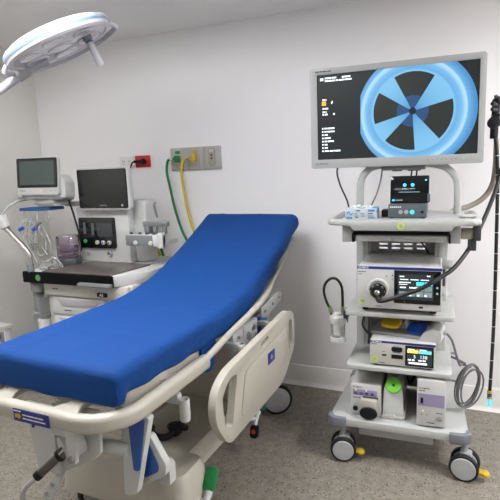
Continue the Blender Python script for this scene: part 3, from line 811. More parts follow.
co = thing('gas_regulation_unit', 'tall narrow white unit with lilac stripe on the right of the cart base', 'gas unit', (.15, .25, .226), CART)
mb = MB(); mb.prism(rrect(.124, .228, .006, .151, .346, 3), .066, .40, 'xz', bev=.003); part('body', mb, M_white2, co)
mb = MB(); mb.box((.09, .058, .235), (.212, .068, .458), .004); part('front_panel', mb, M_white, co)
mb = MB()
for x in (.105, .197):
    for y in (.1, .38): mb.cyl((x, y, .226), (x, y, .238), .009, seg=12)
each('foot', mb, M_black, co)
quick('control_strip', M_lilac, co, ((.095, .0565, .333), (.208, .0585, .392)), label='lilac control strip')
quick('switch', M_black, co, ((.106, .054, .345), (.117, .058, .372)))
mb = MB(); add_text(mb, 'OLYMPUS', .0105, (.098, .0578, .414), bold=.0001); bars(mb, .1, .403, .058, [.012, .01], .004); bars(mb, .108, .288, .058, [.006, -.012, .006], .004); bars(mb, .172, .302, .058, [.03], .003); bars(mb, .135, .25, .058, [.006, .025], .004); part('lettering', mb, M_dtext, co)
quick('indicator_light', M_uiy, co, ((.113, .0572, .305), (.121, .0582, .31)))
mb = MB(); mb.lathe([(.011, 0), (.011, .004), (.007, .005), (.007, .016), (.004, .017)], (.19, .058, .278), (0, -1, 0), 18); part('gas_outlet', mb, M_steel, co)
cable([(.02, .38, .33), (.045, .36, .30), (.06, .34, .335), (.08, .38, .37), (.11, .43, .36)], .005, 'black cable loop on the cart base behind the white tank')
cable([(.0, .40, .44), (.04, .38, .42), (.07, .37, .40), (.09, .42, .40)], .005, 'black cable above the loop behind the lime green cap')
cable([(-.19, .33, .742 - .03), (-.185, .33, .67), (-.195, .32, .61), (-.17, .34, .56)], .005, 'black cable drooping below the upper shelf, behind the yellow pedal')
cable([(.04, .33, 1.19 - .075), (.05, .36, 1.08), (.09, .40, 1.03), (.12, .42, .98)], .004, 'thin black cable crossing the slotted rear panel')

# ------------------------------------------------------------------ stretcher
g = thing('hospital_stretcher', 'cream plastic wheeled hospital stretcher with raised backrest', 'stretcher', (0, .8, 0), GUR)
RX = .322
path = [(RX, .535, .692), (RX, .40, .692), (RX, .20, .692)]
for k in range(11):
    a = R(90 * k / 10); path.append((RX - .14 + .14 * math.cos(a), .115 - .14 * math.sin(a), .692))
path += [(.06, -.025, .692)]
path = path + [(x * -1, y, z) for x, y, z in reversed(path)]
mb = MB(); mb.sweep(path, rrect(.046, .06, .020, n=5)); part('foot_rail', mb, M_cream, g)
mb = MB()
mb.prism(rpoly([(-.285, .075), (.285, .075), (.29, .95), (-.29, .95)], [.10, .10, .01, .01]), .70, .75, 'xy', bev=.014)
def web(mb, x0, y0, x1, y1, w0, w1):
    d_ = Vector((x1 - x0, y1 - y0)).normalized(); n_ = Vector((-d_.y, d_.x)); m_ = ((x0 + x1) / 2, (y0 + y1) / 2); wm = min(w0, w1) * .62
    P = [Vector((x0, y0)), Vector((*m_,)), Vector((x1, y1))]; W = (w0, wm, w1)
    L_ = [p + n_ * q for p, q in zip(P, W)]; R_ = [p - n_ * q for p, q in zip(P, W)]
    L_ = catmull([Vector((v.x, v.y, 0)) for v in L_], 4); R_ = catmull([Vector((v.x, v.y, 0)) for v in R_], 4)
    mb.prism([(v.x, v.y) for v in R_] + [(v.x, v.y) for v in reversed(L_)], .700, .719, 'xy', bev=.003)
for x in (-.16, .13): web(mb, x, .10, x, -.02, .045, .06)
for s in (-1, 1):
    for y in (.30,): web(mb, s * .27, y, s * .318, y + .02, .035, .05)
part('foot_deck', mb, M_cream, g)
mb = MB(); mb.sweep([(-.055, -.0495, .690), (.02, -.0495, .690), (.10, -.0495, .690)], [(-.0008, -.021), (.0008, -.021), (.0008, .021), (-.0008, .021)])
st = part('sticker', mb, M_navyl, g, 'navy sticker with a yellow arrow')
mb = MB(); mb.prism([(-.048, .681), (-.032, .681), (-.032, .675), (-.020, .687), (-.032, .699), (-.032, .693), (-.048, .693)], -.0515, -.0502, 'xz'); part('arrow', mb, M_yellow, st)
mb = MB(); bars(mb, -.052, .702, -.0503, [.02, .010], .004); bars(mb, -.014, .692, -.0503, [.02, .028, .016, .02], .004); bars(mb, -.014, .680, -.0503, [.016, .024, .008, .02, .022], .004); part('sticker_lettering', mb, M_text, st)
# backrest: curved deck and side rails under the raised mattress
spine = [(.60, .738), (.80, .738), (1.0, .758), (1.2, .806), (1.4, .882), (1.6, .962), (1.72, 1.01)]
mb = MB(); mb.sweep(catmull([Vector((0, y, z)) for y, z in spine], 4), [(-.28, -.014), (.28, -.014), (.28, .006), (-.28, .006)]); part('backrest_deck', mb, M_grey, g)
for s in (-1, 1):
    mb = MB()
    pr = [(s * .332, .47, .700), (s * .334, .60, .722), (s * .334, .74, .745), (s * .334, .92, .768), (s * .330, 1.08, .790), (s * .312, 1.22, .812), (s * .285, 1.42, .868), (s * .27, 1.58, .935), (s * .25, 1.68, .985), (s * .2, 1.70, .99)]
    mb.tube(pr, .0145, 12, sm=5)
    part('backrest_rail', mb, M_cream, g)
    mb = MB(); mb.prism(rpoly([(1.06, .715), (1.06, .765), (1.30, .79), (1.335, .775), (1.325, .737), (1.12, .70)], .01), s * .335 - .006, s * .335 + .006, 'yz', bev=.002)
    hp = part('hinge_plate', mb, M_grey, g)
    mb = MB()
    for y, z in ((1.10, .736), (1.20, .748), (1.29, .760)): mb.lathe([(.008, 0), (.008, .006), (.005, .008)], (s * .341, y, z), (s, 0, 0), 12)
    each('bolt', mb, M_steel, hp)
    mb = MB(); mb.box((s * .32 - .02, .86, .61), (s * .32 + .02, 1.01, .735), .006); mb.box((s * .32 - .014, .76, .60), (s * .32 + .014, .87, .73), .004)
    lb = part('rail_latch', mb, M_grey, g)
    mb = MB()
    for y, z, r_ in ((.9, .68, .018), (.94, .64, .013), (.96, .70, .015), (.985, .655, .011), (.81, .66, .013), (.81, .70, .008)): mb.lathe([(r_, 0), (r_, .012), (r_ * .5, .014)], (s * .333, y, z), (s, 0, 0), 14)
    each('latch_bolt', mb, M_steel, lb)
    mb = MB(); mb.prism(rpoly([(1.045, .58), (1.11, .58), (1.15, .71), (1.06, .715)], .008), s * .325 - .008, s * .325 + .008, 'yz', bev=.002); part('blue_cover', mb, M_blue, g, 'blue cover plate')
    # lowered side rail panel with two grip openings
    outer = rpoly([(.50, .372), (1.10, .384), (1.268, .51), (1.275, .69), (1.19, .722), (.50, .672), (.405, .61), (.408, .50)], [.05, .06, .05, .05, .03, .06, .06, .05], 6)
    h1 = rpoly([(.475, .465), (.535, .43), (.60, .635), (.52, .635), (.462, .585)], [.02, .02, .03, .03, .02], 4)
    h2 = rpoly([(1.185, .515), (1.235, .545), (1.238, .665), (1.19, .672)], [.015, .015, .02, .02], 4)
    h3 = rpoly([(.835, .655), (.925, .664), (.92, .682), (.84, .676)], .008, 3)
    mb = MB(); mb.prism(outer, s * .415 - .016, s * .415 + .016, 'yz', holes=[h1, h2, h3], bev=.010)
    sr = part('side_rail', mb, M_cream, g)
    mb = MB()
    inset = rpoly([(.61, .43), (1.07, .44), (1.15, .52), (1.15, .655), (.665, .612)], .03, 5)
    mb.prism(inset, s * .430, s * .4350, 'yz', bev=.002); part('rail_inset', mb, M_cream, sr)
    mb = MB(); mb.box((s * .4345 - .0015, .90, .545), (s * .4345 + .0015, .985, .60), .001); sk = part('rail_sticker', mb, M_navyl, sr, 'small navy sticker')
    mb = MB(); mb.prism([(.93, .565), (.955, .565), (.9425, .587)], s * .4357, s * .4367, 'yz'); part('sticker_mark', mb, M_yellow, sk)
    for y in (.74, 1.06):
        mb = MB(); mb.prism(rpoly([(y - .02, .45), (y + .02, .45), (y + .02, .70), (y - .02, .70)], .01), s * .385 - .008, s * .385 + .008, 'yz', bev=.002)
        mb.box((s * .335 - .03, y - .015, .675), (s * .39 + .005, y + .015, .70), .003); mb.box((min(s * .38, s * .41), y - .015, .47), (max(s * .38, s * .41), y + .015, .51))
        part('rail_link', mb, M_grey, g)
# base cover: cross member at the foot, long beam, cross member at the head
mb = MB()
def hull(x0, x1, y0, y1, z0, z1, tp, r):
    a = rrect(x1 - x0, y1 - y0, r, (x0 + x1) / 2, (y0 + y1) / 2, 6); b = rrect(x1 - x0 - tp, y1 - y0 - tp, r * .9, (x0 + x1) / 2, (y0 + y1) / 2, 6); c = rrect(x1 - x0 - tp - .03, y1 - y0 - tp - .03, r * .7, (x0 + x1) / 2, (y0 + y1) / 2, 6)
    mb.ring_loft([[(x, y, z0) for x, y in a], [(x, y, z1 - .02) for x, y in b], [(x, y, z1) for x, y in c]])
hull(-.30, .335, .31, .53, .13, .300, .03, .05)
hull(-.17, .225, .42, 1.44, .165, .252, .03, .05)
hull(-.16, .16, 1.40, 1.62, .15, .30, .03, .05)
part('base_cover', mb, M_cream, g)
mb = MB(); mb.box((-.16, 1.04, .245), (.16, 1.34, .64), .02); part('lift_column', mb, M_cream, g)
mb = MB(); mb.box((-.26, .96, .62), (.26, 1.36, .725), .01); mb.box((-.28, .1, .655), (-.23, 1.2, .70), .004); mb.box((.23, .1, .655), (.28, 1.2, .70), .004); part('under_frame', mb, M_grey, g)
for x, y, rz in ((-.20, .42, 70), (.28, .44, 110)):
    caster(g, x, y, .085, rz, .03, False, None, .2, M_tread, M_grey)
for x, y, rz in ((-.26, 1.45, 35), (.245, 1.45, 35)):
    caster(g, x, y, .092, rz, .032, False, None, .2, M_tread, M_grey)
# lifting arms with blue inserts at the right foot corner
def arm_plate(pl, y, inset, name, m2=M_blue):
    mb = MB(); mb.prism(rpoly(pl, .012), y - .014, y + .014, 'xz', bev=.004); a = part(name, mb, M_bed, g)
    mb = MB(); mb.prism(rpoly(inset, .01), y - .018, y - .013, 'xz', bev=.001); part('blue_insert', mb, m2, a, 'blue insert panel')
arm_plate([(.222, .655), (.338, .655), (.262, .36), (.210, .345)], .15, [(.252, .648), (.322, .648), (.286, .455), (.260, .45)], 'lift_arm')
arm_plate([(.262, .55), (.292, .555), (.352, .455), (.345, .415), (.235, .345), (.215, .37)], .205, [(.272, .52), (.288, .522), (.322, .448), (.318, .425), (.256, .388)], 'lift_arm')
mb = MB(); mb.prism(rpoly([(.195, .69), (.225, .69), (.235, .345), (.205, .345)], .006), .17, .20, 'xz', bev=.002); part('lift_arm', mb, M_bed, g)
# bracket plates, cross tube and crank at the foot
mb = MB()
mb.prism(rpoly([(-.10, .69), (.03, .69), (.03, .445), (-.06, .445)], .012), .025, .04, 'xz', bev=.002)
mb.prism(rpoly([(.0, .69), (.20, .69), (.195, .545), (.165, .515), (.0, .425), (-.045, .435)], .012), .055, .07, 'xz', bev=.002)
bp_ = part('crank_bracket', mb, M_bed, g)
mb = MB()
for x in (-.062, -.022): mb.prism(rrect(.010, .026, .005, x, .615, 3), .021, .026, 'xz')
each('bracket_slot', mb, M_navyl, bp_)
mb = MB(); mb.box((.06, -.005, .615), (.145, .06, .69), .006); mb.prism(rpoly([(.125, .69), (.175, .69), (.155, .535), (.125, .535)], .01), -.015, .0, 'xz', bev=.003); part('gear_housing', mb, M_bed, g)
mb = MB(); mb.cyl((.115, .06, .575), (.088, .0, .566), .042, .042, 28); part('gear_barrel', mb, M_white, g)
mb = MB(); mb.cyl((.14, -.022, .552), (.14, -.008, .552), .012, seg=14); each('bolt', mb, M_steel, g)
mb = MB(); mb.cyl((.13, .12, .525), (.245, .14, .522), .024, seg=20); part('cross_tube', mb, M_bed, g)
mb = MB(); mb.cyl((.093, .012, .562), (.082, -.006, .548), .019, .019, 20); mb.cyl((.088, 0, .555), (.022, -.05, .489), .0145, .0145, 18)
cr = part('crank', mb, M_dchrome, g, 'chrome folding crank')
mb = MB(); mb.cyl((.03, -.044, .497), (.018, -.053, .485), .0160, seg=18); mb.cyl((.085, -.002, .552), (.077, -.008, .544), .021, seg=18); each('crank_collar', mb, M_black, cr)
mb = MB(); mb.tube([(.022, -.05, .489), (.004, -.064, .470), (-.012, -.074, .452), (-.022, -.08, .43), (-.025, -.08, .38), (-.022, -.08, .30)], .0085, 12, sm=5); part('crank_handle', mb, M_chrome, cr)
mb = MB(); mb.prism(rpoly([(-.165, .255), (-.125, .25), (-.05, .36), (-.04, .40), (-.07, .395)], .012), .11, .125, 'xz', bev=.003); lv = part('brake_lever', mb, M_bed, g)
mb = MB()
for x, z in ((-.14, .275), (-.105, .32), (-.072, .37)): mb.lathe([(.009, 0), (.009, .004)], (x, .11, z), (0, -1, 0), 14)
each('lever_bolt', mb, M_steel, lv)
mb = MB(); mb.prism(rrect(.05, .10, .022, .262, .335, 5), .295, .335, 'xz', bev=.010); part('stop_post', mb, M_white, g)
# pole holder and pedals on the right
mb = MB(); mb.lathe([(.012, .535), (.018, .537), (.020, .545), (.020, .622), (.015, .622), (.015, .57), (.003, .57)], (.335, .35, 0), seg=24); mb.box((.24, .335, .60), (.318, .365, .64), .006); part('pole_holder', mb, M_white, g)
mb = MB(); mb.tube([(.355, .37, .12), (.357, .41, .15), (.358, .45, .19)], .015, 12); mb.box((.24, .40, .15), (.36, .43, .17), .006); pdl = part('pedal_arm', mb, M_white, g)
mb = MB(); mb.prism(rrect(.05, .09, .014, 0, 0, 4), -.010, .010, 'xy', bev=.005, M=Matrix.Translation((.352, .475, .225)) @ Matrix.Rotation(R(58), 4, 'X')); part('pedal_pad', mb, M_green, pdl, 'green pedal pad')
mb = MB(); mb.tube([(.25, 1.12, .20), (.29, 1.10, .205), (.30, 1.06, .20), (.305, 1.02, .185), (.305, 1.0, .15)], .010, 10, sm=3); mb.tube([(.22, .99, .20), (.27, 1.0, .20), (.30, 1.03, .19)], .010, 10, sm=3); pd2 = part('pedal_arm', mb, M_white, g)
mb = MB(); mb.ball((.30, 1.11, .208), .026, (.9, 1.2, .8)); part('pedal_pad', mb, mat('dark_green_pad', (10, 52, 46), .5), pd2, 'dark green pedal pad')
mb = MB(); mb.prism(rrect(.04, .065, .014, 0, 0, 4), -.012, .012, 'xy', bev=.005, M=Matrix.Translation((.305, 1.0, .14)) @ Matrix.Rotation(R(75), 4, 'X')); part('pedal_pad', mb, M_black, pd2, 'black pedal pad with a red dot')
mb = MB(); mb.lathe([(.011, 0), (.011, .003)], (.305, .986, .144), (0, -.97, .26), 16); part('red_dot', mb, M_red, pd2)

# strap lying on the base
mb = MB()
Zs = .268
mb.tube([(-.03, .70, Zs), (.0, .66, Zs + .002), (.05, .64, Zs), (.09, .66, Zs + .004), (.10, .72, Zs + .02), (.06, .74, Zs + .01), (.08, .69, Zs + .03), (.12, .70, Zs + .03), (.13, .74, Zs + .01)], .015, 10, sm=5)
mb.box((.07, .68, Zs - .014), (.12, .74, Zs + .04), .014)
mb.tube([(.11, .70, Zs + .02), (.12, .75, Zs + .05), (.09, .77, Zs + .05)], .014, 8, sm=3)
bmesh.ops.translate(mb.bm, vec=(-.03, -.04, 0), verts=mb.bm.verts)
solo('strap', mb, M_rubber, 'black crumpled strap lying on the stretcher base below the foot rail', 'strap', (.06, .69, .252), GUR)

# mattress in its fitted sheet
def mattress():
    mb = MB()
    top = [(.035, .842), (.10, .846), (.25, .844), (.45, .842), (.62, .842), (.76, .844), (.90, .856), (1.02, .880), (1.15, .920), (1.3, .976), (1.45, 1.040), (1.58, 1.100), (1.712, 1.168)]
    sp = catmull([Vector((0, y, z)) for y, z in top], 5)
    n = len(sp); rings = []
    TH = .092
    for i, p in enumerate(sp):
        t = (sp[min(i + 1, n - 1)] - sp[max(i - 1, 0)]).normalized(); nn = Vector((0, -t.z, t.y))
        d0 = (p - sp[0]).length; d1 = (sp[-1] - p).length
        e = min(d0, d1); k = 1.0
        rr = .035
        if e < .04: k = math.sqrt(max(0, 1 - ((.04 - e) / .04) ** 2))
        drop = .022 * (1 - k); w = .62 - .03 * (1 - k)
        th = TH - drop
        skirt = .026 * math.sin(math.pi * min(1, max(0, (p.y + .05) / 1.75)))
        rs = rrect(w, th, min(rr, th * .45), 0, -drop - th / 2, 7)
        # more points along the long sides
        out = []
        m = len(rs)
        for a in range(m):
            q0, q1 = Vector(rs[a]), Vector(rs[(a + 1) % m])
            kk = max(1, int((q1 - q0).length / .028))
            for j in range(kk): out.append(q0 + (q1 - q0) * j / kk)
        ring = []
        for u, v in out:
            pos = Vector((u, p.y, p.z)) + nn * v
            f = noise.noise(Vector((u * 3, p.y * 9, v * 9))) * .004 + noise.noise(Vector((u * 12, p.y * 5, v * 30 + 4))) * .0025
            low = max(0, (-v - .05) / .05)
            f += low * .006 * math.sin(p.y * 34 + u * 25)
            ridge = .004 * math.exp(-((u + .19 - .02 * math.sin(p.y * 2)) / .012) ** 2) if v > -.02 else 0
            c = Vector((0, p.y, p.z)) - nn * TH / 2
            dirn = (pos - c).normalized()
            pos = pos + dirn * f + nn * ridge
            if d0 < .03 and v < -.05: pos.z -= .024 * min(1, (-v - .05) / .03)
            if abs(u) > .284 and v < -.055: pos -= nn * skirt * min(1, (-v - .055) / .025)
            ring.append(pos)
        rings.append(ring)
    mb.ring_loft(rings)
    return mb
ma_ = thing('mattress', 'long mattress in a royal blue fitted sheet on the stretcher, head end raised', 'mattress', (0, .8, .752), GUR)
part('sheet', mattress(), M_sheet, ma_)
mb = MB(); mb.prism(rpoly([(.54, .735), (.67, .74), (.655, .66), (.62, .615), (.555, .63)], .02), .292, .302, 'yz', bev=.005); part('sheet_tail', mb, M_sheet, ma_)
mb = MB(); mb.prism(rpoly([(.10, .775), (.25, .775), (.18, .735), (.13, .738)], .006), .060, .072, 'xz', bev=.003); part('sheet_hem', mb, M_sheet, ma_)

# ------------------------------------------------------------------ anaesthesia machine
an = thing('anaesthesia_machine', 'white anaesthesia machine with dark worktop behind the stretcher', 'anaesthesia machine', (-2.05, 2.55, 0))
quick('cabinet', M_white2, an, ((-2.35, 2.27, .12), (-1.70, 2.88, .80)), bev=.015)
for z0, z1 in ((.60, .705), (.36, .585), (.15, .345)):
    mb = MB(); mb.prism(rrect(.40, z1 - z0, .012, -2.10, (z0 + z1) / 2, 3), 2.258, 2.272, 'xz', bev=.003); dr = part('drawer', mb, M_white, an)
    mb = MB(); mb.prism(rpoly([(-2.26, z1 - .012), (-1.94, z1 - .012), (-1.98, z1 - .05), (-2.22, z1 - .05)], .01), 2.252, 2.262, 'xz', bev=.002); part('drawer_handle', mb, M_grey, dr)
    mb = MB(); bars(mb, -2.21, z0 + .02, 2.258, [.03, .02], .006); part('drawer_lettering', mb, M_dtext, dr)
mb = MB(); mb.box((-2.35, 2.245, .715), (-1.72, 2.30, .795), .012); part('upper_front', mb, M_white2, an)
mb = MB(); mb.prism(rrect(.075, .026, .010, -1.90, .742, 4), 2.2405, 2.246, 'xz'); bdg = part('model_badge', mb, M_black, an)
mb = MB(); add_text(mb, 'A5', .024, (-1.918, 2.2398, .7335), bold=.0006); part('badge_lettering', mb, M_text, bdg)
mb = MB(); bars(mb, -2.275, .755, 2.245, [.02, .016], .008); part('lettering', mb, M_dtext, an)
mb = MB()
mb.prism(rpoly([(-2.46, 2.215), (-1.80, 2.215), (-1.66, 2.40), (-1.66, 2.86), (-2.40, 2.86), (-2.46, 2.5)], [.03, .03, .04, .02, .02, .04]), .80, .862, 'xy', bev=.012)
part('worktop', mb, M_white, an)
mb = MB(); mb.prism(rpoly([(-2.33, 2.225), (-1.815, 2.222), (-1.80, 2.30), (-1.765, 2.56), (-2.235, 2.56)], .01), .862, .870, 'xy', bev=.002); part('worktop_mat', mb, M_worktop, an, 'dark grey work surface')
mb = MB(); mb.box((-2.462, 2.200, .798), (-1.79, 2.222, .866), .006); fb = part('front_band', mb, mat('gloss_black_band', (10, 10, 11), .6, spec=.08), an)
mb = MB(); mb.lathe([(.019, 0), (.019, .002)], (-2.335, 2.2, .832), (0, -1, 0), 24); part('green_mark', mb, mat('dull_green', (74, 150, 92), .5), fb, 'round green mark')
mb = MB(); mb.box((-2.02, 2.175, .800), (-1.785, 2.205, .824), .008); part('worktop_handle', mb, M_mid, an)
# tower with flow panel
mb = MB(); mb.box((-2.345, 2.585, .862), (-1.93, 2.80, 1.225), .012); part('tower', mb, M_white, an)
mb = MB(); mb.box((-1.935, 2.64, .862), (-1.835, 2.76, 1.262), .018); part('tower_column', mb, M_white, an)
mb = MB(); mb.prism(rrect(.282, .20, .012, -2.172, 1.057, 4), 2.565, 2.588, 'xz', bev=.003); fp = part('flow_panel', mb, M_glass, an)
quick('flow_tube', M_slate, fp, ((-2.275, 2.562, 1.05), (-2.255, 2.566, 1.125)), ((-2.21, 2.562, 1.045), (-2.19, 2.566, 1.12)))
quick('flow_display', M_dark, fp, ((-2.165, 2.562, 1.035), (-2.045, 2.566, 1.125)))
mb = MB(); mb.lathe([(.013, 0), (.013, .006), (.006, .008)], (-2.268, 2.565, 1.002), (0, -1, 0), 18); part('knob', mb, mat('soft_green', (40, 150, 80), .4, emit=.15), fp, 'green button')
for x, m_ in ((-2.165, M_yellow), (-2.118, M_bluec), (-2.07, M_greenhose)):
    mb = MB(); mb.lathe([(.012, 0), (.014, .004), (.014, .014), (.009, .018)], (x, 2.565, .996), (0, -1, 0), 18); kn = part('flow_knob', mb, M_white2, fp)
    mb = MB(); mb.lathe([(.007, .017), (.007, .020)], (x, 2.565, .996), (0, -1, 0), 14); part('knob_cap', mb, m_, fp)
for x, r_, m_ in ((-2.265, .014, M_grey), (-2.09, .02, M_chrome)):
    mb = MB(); mb.lathe([(r_, 0), (r_, .01), (r_ * .7, .012), (r_ * .7, .008), (.003, .008)], (x, 2.585, .918), (0, -1, 0), 22); part('socket', mb, m_, an)
# ventilator screen
vt = MB(); vt.prism(rrect(.395, .262, .018, -2.066, 1.342, 5), 2.535, 2.572, 'xz', bev=.006); vs_ = part('ventilator_monitor', vt, M_white, an)
mb = MB(); mb.prism(rrect(.378, .244, .010, -2.07, 1.343, 3), 2.531, 2.537, 'xz', bev=.001); part('ventilator_screen', mb, M_glass, vs_, 'dark glossy screen')
mb = MB(); add_text(mb, 'mindray', .016, (-2.07, 2.5305, 1.235), align='CENTER'); mb.lathe([(.008, 0), (.008, .0006)], (-1.925, 2.531, 1.239), (0, -1, 0), 16); part('screen_lettering', mb, M_uig, vs_)
mb = MB(); mb.box((-2.2, 2.565, 1.2), (-1.98, 2.66, 1.30), .01); mb.box((-2.28, 2.585, 1.2), (-1.95, 2.62, 1.225), .004); part('monitor_mount', mb, M_white2, an)
# vaporiser rail on the right
mb = MB(); mb.box((-1.89, 2.50, .988), (-1.63, 2.535, 1.062), .006); mb.box((-1.665, 2.495, .98), (-1.63, 2.535, 1.075), .006); mb.box((-1.86, 2.53, 1.0), (-1.80, 2.66, 1.05)); mb.box((-1.72, 2.53, .985), (-1.66, 2.72, 1.01)); vr = part('vaporiser_rail', mb, M_white, an)
mb = MB(); mb.box((-1.893, 2.494, .994), (-1.70, 2.501, 1.058), .003); part('rail_plate', mb, M_mid, vr)
mb = MB()
for x in (-1.82, -1.71): mb.lathe([(.014, 0), (.014, .010), (.01, .012)], (x, 2.497, 1.012), (0, -1, 0), 18)
each('rail_screw', mb, M_white, vr)
mb = MB()
for x in (-1.865, -1.80, -1.75, -1.70): mb.lathe([(.011, 0), (.009, .012)], (x, 2.518, 1.062), (0, 0, 1), 14)
each('rail_pin', mb, M_dark, vr)
mb = MB(); mb.box((-1.80, 2.55, 1.105), (-1.625, 2.58, 1.135), .004); mb.box((-1.665, 2.55, 1.06), (-1.64, 2.58, 1.125), .004); mb.box((-1.79, 2.55, 1.06), (-1.755, 2.6, 1.11), .004); mb.cyl((-1.72, 2.57, 1.05), (-1.70, 2.57, 1.12), .008); mb.tube([(-1.76, 2.66, 1.15), (-1.765, 2.64, 1.23), (-1.77, 2.66, 1.24)], .008); part('vaporiser_bracket', mb, M_mid, an)
# bellows under a tinted canister, on the left of the worktop
mb = MB(); mb.lathe([(.073, .89), (.073, 1.045), (.068, 1.054), (.02, 1.056)], (-2.33, 2.47, 0), seg=40); bc = part('bellows_canister', mb, M_violet, an, 'violet tinted clear canister')
mb = MB(); mb.lathe([(.045, .90)] + [(.046 if k % 2 else .038, .91 + k * .008) for k in range(8)] + [(.04, .985)], (-2.33, 2.47, 0), seg=32); part('bellows', mb, mat('bellows_grey', (128, 118, 130), .5), bc)
mb = MB(); mb.lathe([(.066, .862), (.076, .868), (.078, .90), (.073, .908), (.02, .908)], (-2.33, 2.47, 0), seg=40); part('canister_base', mb, M_dark, an)
mb = MB(); mb.lathe([(.03, .862), (.036, .866), (.036, .895), (.022, .905), (.022, .925), (.004, .927)], (-2.37, 2.30, 0), seg=28); mb.tube([(-2.36, 2.32, .91), (-2.325, 2.33, .935), (-2.30, 2.34, .905), (-2.28, 2.35, .868)], .010, 10, sm=4); mb.box((-2.36, 2.30, .862), (-2.28, 2.36, .882), .006); part('breathing_port', mb, M_clear, an, 'clear plastic breathing port')
# absorber canister below the left end
mb = MB(); mb.lathe([(.03, .79), (.05, .785), (.05, .735), (.03, .725), (.022, .72)], (-2.405, 2.27, 0), seg=28); mb.lathe([(.022, .75), (.033, .73), (.033, .60), (.042, .59), (.042, .54), (.02, .53)], (-2.42, 2.27, 0), seg=24); mb.box((-2.455, 2.24, .785), (-2.34, 2.34, .80)); ab = part('absorber', mb, M_mid, an)
mb = MB(); mb.lathe([(.03, .70), (.036, .695), (.036, .57), (.03, .565)], (-2.365, 2.25, 0), seg=24); part('absorber_jar', mb, M_clear, ab)
mb = MB(); mb.lathe([(.03, .565), (.038, .555), (.038, .50), (.02, .49)], (-2.375, 2.25, 0), seg=24); part('absorber_cup', mb, M_white, ab)
# bag arm: chrome pole rising to a white cup at far left
mb = MB(); mb.tube([(-2.405, 2.22, .86), (-2.405, 2.22, .93), (-2.41, 2.22, .975), (-2.45, 2.22, 1.02), (-2.54, 2.22, 1.10), (-2.59, 2.22, 1.14)], .015, 12, sm=5); ba = part('bag_arm', mb, M_steel, an)
mb = MB(); mb.lathe([(.019, .862), (.019, .91)], (-2.405, 2.22, 0), seg=18); part('arm_collar', mb, M_mid, ba)
mb = MB(); mb.lathe([(.025, -.03), (.032, -.02), (.032, .01), (.040, .03), (.042, .045), (.030, .05)], (-2.585, 2.22, 1.155), (-.45, 0, .9), 24); part('arm_cup', mb, M_white, ba)
# support arm for the patient monitor
mb = MB(); mb.box((-2.45, 2.60, 1.228), (-2.20, 2.64, 1.258), .006); mb.box((-2.52, 2.44, 1.243), (-2.36, 2.66, 1.260), .004); mb.box((-2.54, 2.43, 1.255), (-2.38, 2.60, 1.286), .006); part('monitor_arm', mb, M_grey, an)
for x in (-2.28, -1.78):
    for y in (2.36, 2.78): caster(an, x, y, .055, 0, .03, False, None, .13)
mb = MB(); mb.tube([(-2.375, 2.52, 1.40), (-2.36, 2.54, 1.30), (-2.335, 2.56, 1.15), (-2.32, 2.575, 1.02), (-2.33, 2.59, .93), (-2.36, 2.6, .87)], .006, 8, sm=5)
solo('monitor_cable', mb, M_cable, 'black cable running down from the small patient monitor beside the violet canister', 'cable', (-2.375, 2.52, 1.40))

pm = thing('patient_monitor', 'small white patient monitor with dark screen on the arm at far left', 'monitor', (-2.44, 2.46, 1.283))
Tp = Matrix.Translation((-2.478, 2.41, 1.300)) @ Matrix.Rotation(R(-5), 4, 'X') @ Matrix.Rotation(R(6), 4, 'Z')
def tp_(mbx): bmesh.ops.transform(mbx.bm, matrix=Tp, verts=mbx.bm.verts)
mb = MB(); mb.prism(rrect(.312, .235, .014, -.003, .137, 4), 0, .028, 'xz', bev=.004); mb.prism(rpoly([(-.15, .0), (.185, .0), (.185, .10), (.15, .15), (-.14, .16)], .015), .026, .12, 'xz', bev=.006); tp_(mb); part('housing', mb, M_white, pm)
mb = MB(); mb.prism(rrect(.304, .186, .010, -.003, .158, 4), -.004, .002, 'xz', bev=.001); tp_(mb); psn = part('screen', mb, M_glass, pm, 'dark glossy screen')
mb = MB(); mb.prism(rrect(.262, .150, .003, -.003, .158, 2), -.0048, -.0038, 'xz'); tp_(mb); part('display_area', mb, mat('unlit_display', (62, 74, 72), .12), psn)
mb = MB(); mb.lathe([(.006, 0), (.006, .002)], (.02, 0, .045), (0, -1, 0), 14); tp_(mb); part('alarm_button', mb, M_uio, pm, 'orange button')
for k in range(3):
    mb = MB(); mb.lathe([(.005, 0), (.005, .002)], (.06 + k * .035, 0, .045), (0, -1, 0), 12); tp_(mb); part('button', mb, M_grey, pm)
mb = MB(); bars(mb, -.14, .042, -.0001, [.012, .008, .01], .007); tp_(mb); part('lettering', mb, M_mid, pm)
mb = MB(); mb.prism(rrect(.34, .014, .005, .005, -.004, 3), .01, .125, 'xz', bev=.003); tp_(mb); part('base', mb, M_mid, pm)

mb = MB()
mb.prism([(-2.645, 2.40), (-2.45, 2.42), (-2.40, 2.545), (-2.50, 2.56), (-2.62, 2.50)], 1.216, 1.236, 'xy', bev=.004, M=None)
fd = solo('document_folder', mb, mat('blue_folder', (16, 70, 128), .45), 'blue folder tucked under the small patient monitor', 'folder', (-2.5, 2.46, 1.218))

